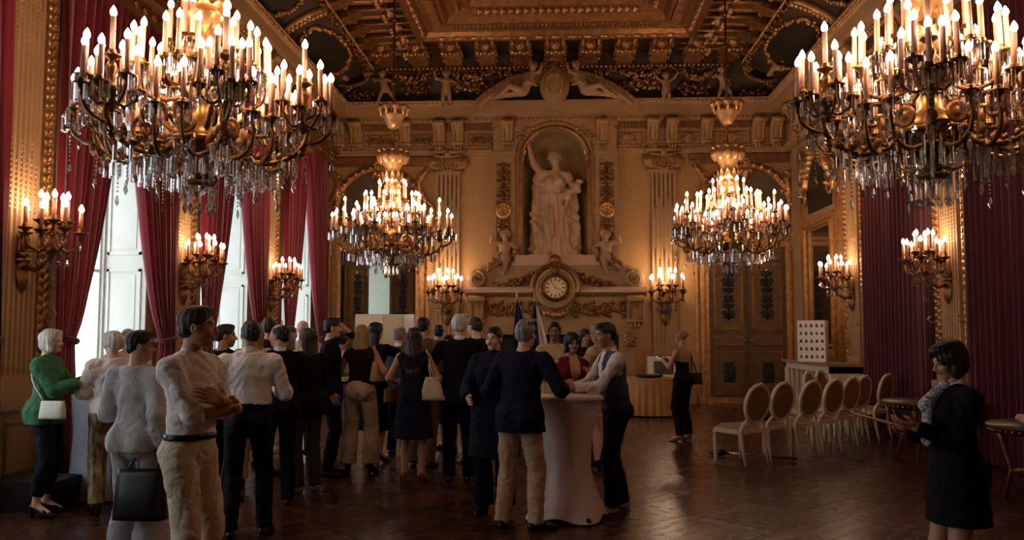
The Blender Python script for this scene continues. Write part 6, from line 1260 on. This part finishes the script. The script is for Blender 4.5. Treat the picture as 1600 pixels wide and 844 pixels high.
x, y = gnd(645, 754); r, I = P('woman in a dark knee-length dress with long wavy hair and red shoes', x, y, .0, 1.75, True, 1.0, 'skin_tan', ('wavy', 'hair_brown'), dress=dict(mat='cl_navy', hem=.45, w=.235, sl=0), shoe='shoe_red', heel=.06, arms={1: (.22, .20, 1.16), -1: (-.23, .16, 1.08)}, res=.013)
bag(r, I, 'cream shoulder bag on the arm of the woman in the dark dress', 'cl_cream', (.22, -.06, 1.05), (.30, .10, .26), [(.20, -.04, 1.17), (.17, -.04, 1.34), (.15, -.02, 1.48), (.19, -.07, 1.34), (.24, -.08, 1.17)], rz=.25, slouch=.5)
b = bag(r, I, 'small tan clutch at the side of the woman in the dark dress', 'shoe_tan', (-.27, .12, .96), (.20, .06, .16), [(-.3, .12, 1.03), (-.27, .12, 1.08), (-.24, .12, 1.03)], rz=.6, slouch=.1)
x, y = dep(661, 10.9); P('tall man in a brown jacket', x, y, -.1, 1.90, False, 1.05, 'skin', ('crop', 'hair_brown'), Tp('cl_brown', **JK), Tr('cl_brown'), arms={1: hold(1), -1: hold(-1)}, head=(-.3, .05))
x, y = dep(685, 13.2); P('dark-haired man in black beyond the man in the brown jacket', x, y, .2, 1.82, False, 1., 'skin_tan', ('short', 'hair_black'), Tp('cl_black', **JK), Tr('cl_black'), collar='cl_white')
x, y = dep(702, 12.6); P('short dark-haired woman facing the group from beyond', x, y, PI - .2, 1.66, True, 1., 'skin', ('updo', 'hair_black'), dress=dict(mat='cl_black', hem=.4, sl=.4))
x, y = gnd(717, 752); r, I = P('white-haired man in a black suit seen from behind', x, y, .05, 1.90, False, 1.12, 'skin', ('full', 'hair_white'), Tp('cl_black', **JK), Tr('cl_black', g=.02), arms={1: hold(1), -1: (-.3, .22, 1.1)}, collar='cl_white', res=.013, head=(-.2, 0))
flute(*world(r, (-.30, .36, 1.12)), 'champagne flute held up beside the white-haired man')
x, y = dep(743, 11.2); P('ginger-haired man in a dark suit before the chimneypiece', x, y, .5, 1.90, False, 1.05, 'skin_pale', ('crop', 'hair_brown'), Tp('cl_black', **JK), Tr('cl_black'), head=(.4, 0), collar='cl_white')
# -- the people around the cocktail table
x, y = dep(773, 8.15); P('woman in a long dark coat facing the camera behind the man in the blazer', x, y, PI - .1, 1.75, True, 1.05, 'skin_pale', ('short', 'hair_brown'), Tp('cl_navy', g=.035, hem=.5, name='coat', fl=.06), Tr('cl_black', 'wide'), heel=.03, arms={1: (.22, .18, 1.06), -1: (-.22, .2, 1.06)}, res=.013, head=(-.35, 0), fine=True)
x, y = gnd(812, 826); P('grey-haired man in a navy blazer and khaki trousers leaning on the table', x, y, -.35, 1.80, False, 1.04, 'skin', ('full', 'hair_grey'), Tp('cl_navy', g=.026, hem=.80, name='blazer', sl=.98, wr=.004, fl=.03), Tr('cl_khaki', g=.018, wr=.006), shoe='shoe_black', arms={1: (.30, .27, 1.14), -1: (-.22, .2, 1.05)}, fine=True, res=.011, lean=(.02, .05), feet={1: (.15, .0, -.9), -1: (-.14, -.02, .2)}, head=(-.15, .1))
x, y = gnd(964, 798); r, I = P('man in a grey waistcoat and white shirt leaning on the cocktail table', x, y, PI / 2 + .25, 1.79, False, 1.04, 'skin_tan', ('short', 'hair_black'), Tp('cl_white', g=.012, hem=.98, sl=.96, wr=.005), Tr('cl_denim', g=.016, wr=.005), shoe='shoe_white', arms={1: (.03, .44, 1.12), -1: (-.05, .42, 1.14)}, poles={1: (.4, -.5, -1), -1: (-.4, -.5, -1)}, hands={1: ((-.35, .85, .3), (-1, 0, 0), .9), -1: ((.35, .85, .3), (1, 0, 0), .9)}, vest='cl_slate', collar='cl_white', lean=(0, .06), fine=True, res=.011, head=(.05, -.1), feet={1: (.12, -.08), -1: (-.10, .10)})
w = I['wri'][1]; e = I['elb'][1]; m = MB(); wd = Vector(nrm(w - e)); m.M = Matrix.Translation(Vector(w) - wd * .02) @ wd.to_track_quat('Z', 'Y').to_matrix().to_4x4(); m.lathe([(.034, -.012), (.038, -.012), (.038, .012), (.034, .012)], 14); m.ell((.036, 0, 0), (.012, .018, .018), 8, 6); m.build('wristwatch', 'shoe_black', r, True)
x, y = dep(893, 9.25); r, I = P('woman in a dark red V-neck dress behind the cocktail table', x, y, PI + .3, 1.69, True, 1.08, 'skin_tan', ('bob', 'hair_black'), dress=dict(mat='cl_maroon', hem=.3, w=.24, sl=0, v=.85, tilt=-.2, nk=-.01), heel=.04, arms={1: (.14, .28, 1.14), -1: (-.13, .22, 1.28)}, res=.012, fine=True, head=(.0, 0)); glasses(r, I)
x, y = dep(866, 10.6); P('woman in a beige one-shoulder dress with dark hair tied back', x, y, PI + .15, 1.83, True, 1.05, 'skin_brown', ('bun', 'hair_black'), dress=dict(mat='cl_beige', hem=.1, w=.25, sl=.4, tilt=.0, nk=-.01), heel=.06, arms={1: (.16, .25, 1.1), -1: (-.16, .25, 1.1)}, fine=True, head=(-.2, 0))
x, y = dep(912, 12.6); P('dark-haired woman farther back between the women in red and beige', x, y, PI + .5, 1.75, True, 1., 'skin', ('long', 'hair_brown'), dress=dict(mat='cl_wine', hem=.4, sl=0), heel=.05)
x, y = dep(936, 10.9); P('woman with long fair hair in a pale top behind the man in the waistcoat', x, y, .9, 1.80, True, 1., 'skin', ('long', 'hair_blond'), Tp('cl_beige', sl=.42), Tr('cl_blush', 'wide'), heel=.06, arms={1: hold(1, .3, 1.25), -1: hold(-1, .3, 1.25)})
# -- the woman by the chairs and the waitress
x, y = gnd(1068, 690); r, I = P('woman in a backless black outfit typing on a phone near the chairs', x, y, .75, 1.73, True, .95, 'skin_tan', ('bun', 'hair_blond'), Tp('cl_black', hem=1.0, sl=0, nk=-.22, tilt=0, g=.01), Tr('cl_black', 'trousers', g=.016), shoe='shoe_tan', heel=.05, arms={1: (.06, .32, 1.22), -1: (-.10, .32, 1.24)}, res=.012, head=(.5, -.25))
m = MB(); m.box(-.035, .035, -.075, .075, -.004, .004); ph = m.build('phone', 'chrome', None, False, world(r, (-.01, .42, 1.27)), r.rotation_euler.z + .3); ph.rotation_euler = (.5, 0, r.rotation_euler.z); tag(ph, 'smartphone held by the woman near the chairs', 'phone')
bag(r, I, 'black shoulder bag at the hip of the woman with the phone', 'shoe_black', (.26, -.02, .96), (.28, .09, .18), [(.2, -.02, 1.04), (.2, -.02, 1.2), (.17, -.02, 1.42), (.2, -.05, 1.2), (.32, -.03, 1.04)], rz=-.5, slouch=.15)
x, y = dep(1487, 5.0); r, I = P('waitress in a black dress with a white collar reading a paper', x, y, PI / 2 + .1, 1.64, True, 1.0, 'skin_tan', ('bob', 'hair_black'), dress=dict(mat='cl_black', hem=.64, w=.20, sl=.98, nk=.0, g=.010), shoe='shoe_black', heel=.04, arms={1: (.04, .30, 1.19), -1: (-.05, .28, 1.22)}, collar='cl_white', hands={1: ((-.2, 1, .25), (-.6, 0, 1), .5), -1: ((.2, 1, .2), (.6, 0, 1), .5)}, fine=True, res=.010, head=(.0, -.28))
f = Field(.008, .02); nb = I['nb']; f.cap(nb + V3(.02, .10, -.06), nb + V3(.0, .17, -.12), .035, .045); f.cap(nb + V3(0, .16, -.10), nb + V3(.01, .17, -.30), .035, .05, flat=(0, 1, 0), fs=.6); f.cap(nb + V3(0, .06, -.02), nb + V3(.0, .12, -.06), .04, .03)
V, Fc = f.run(); obj('spotted_scarf', np_mesh('spotted_scarf', [(V, Fc, 0)], ['cl_dots']), None, r)
m = MB(); m.grid(lambda u, v: ((u - .5) * .2, v * .29, .02 * _s(PI * u) * .5), 6, 6); m.grid(lambda u, v: ((u - .5) * .2, v * .29, -.003 + .02 * _s(PI * u) * .5), 6, 6); pp = m.build('paper', 'cl_blush', None, True, world(r, (0, .34, 1.16))); pp.rotation_euler = (.25, 0, r.rotation_euler.z); tag(pp, 'folded pale paper held by the waitress', 'paper')
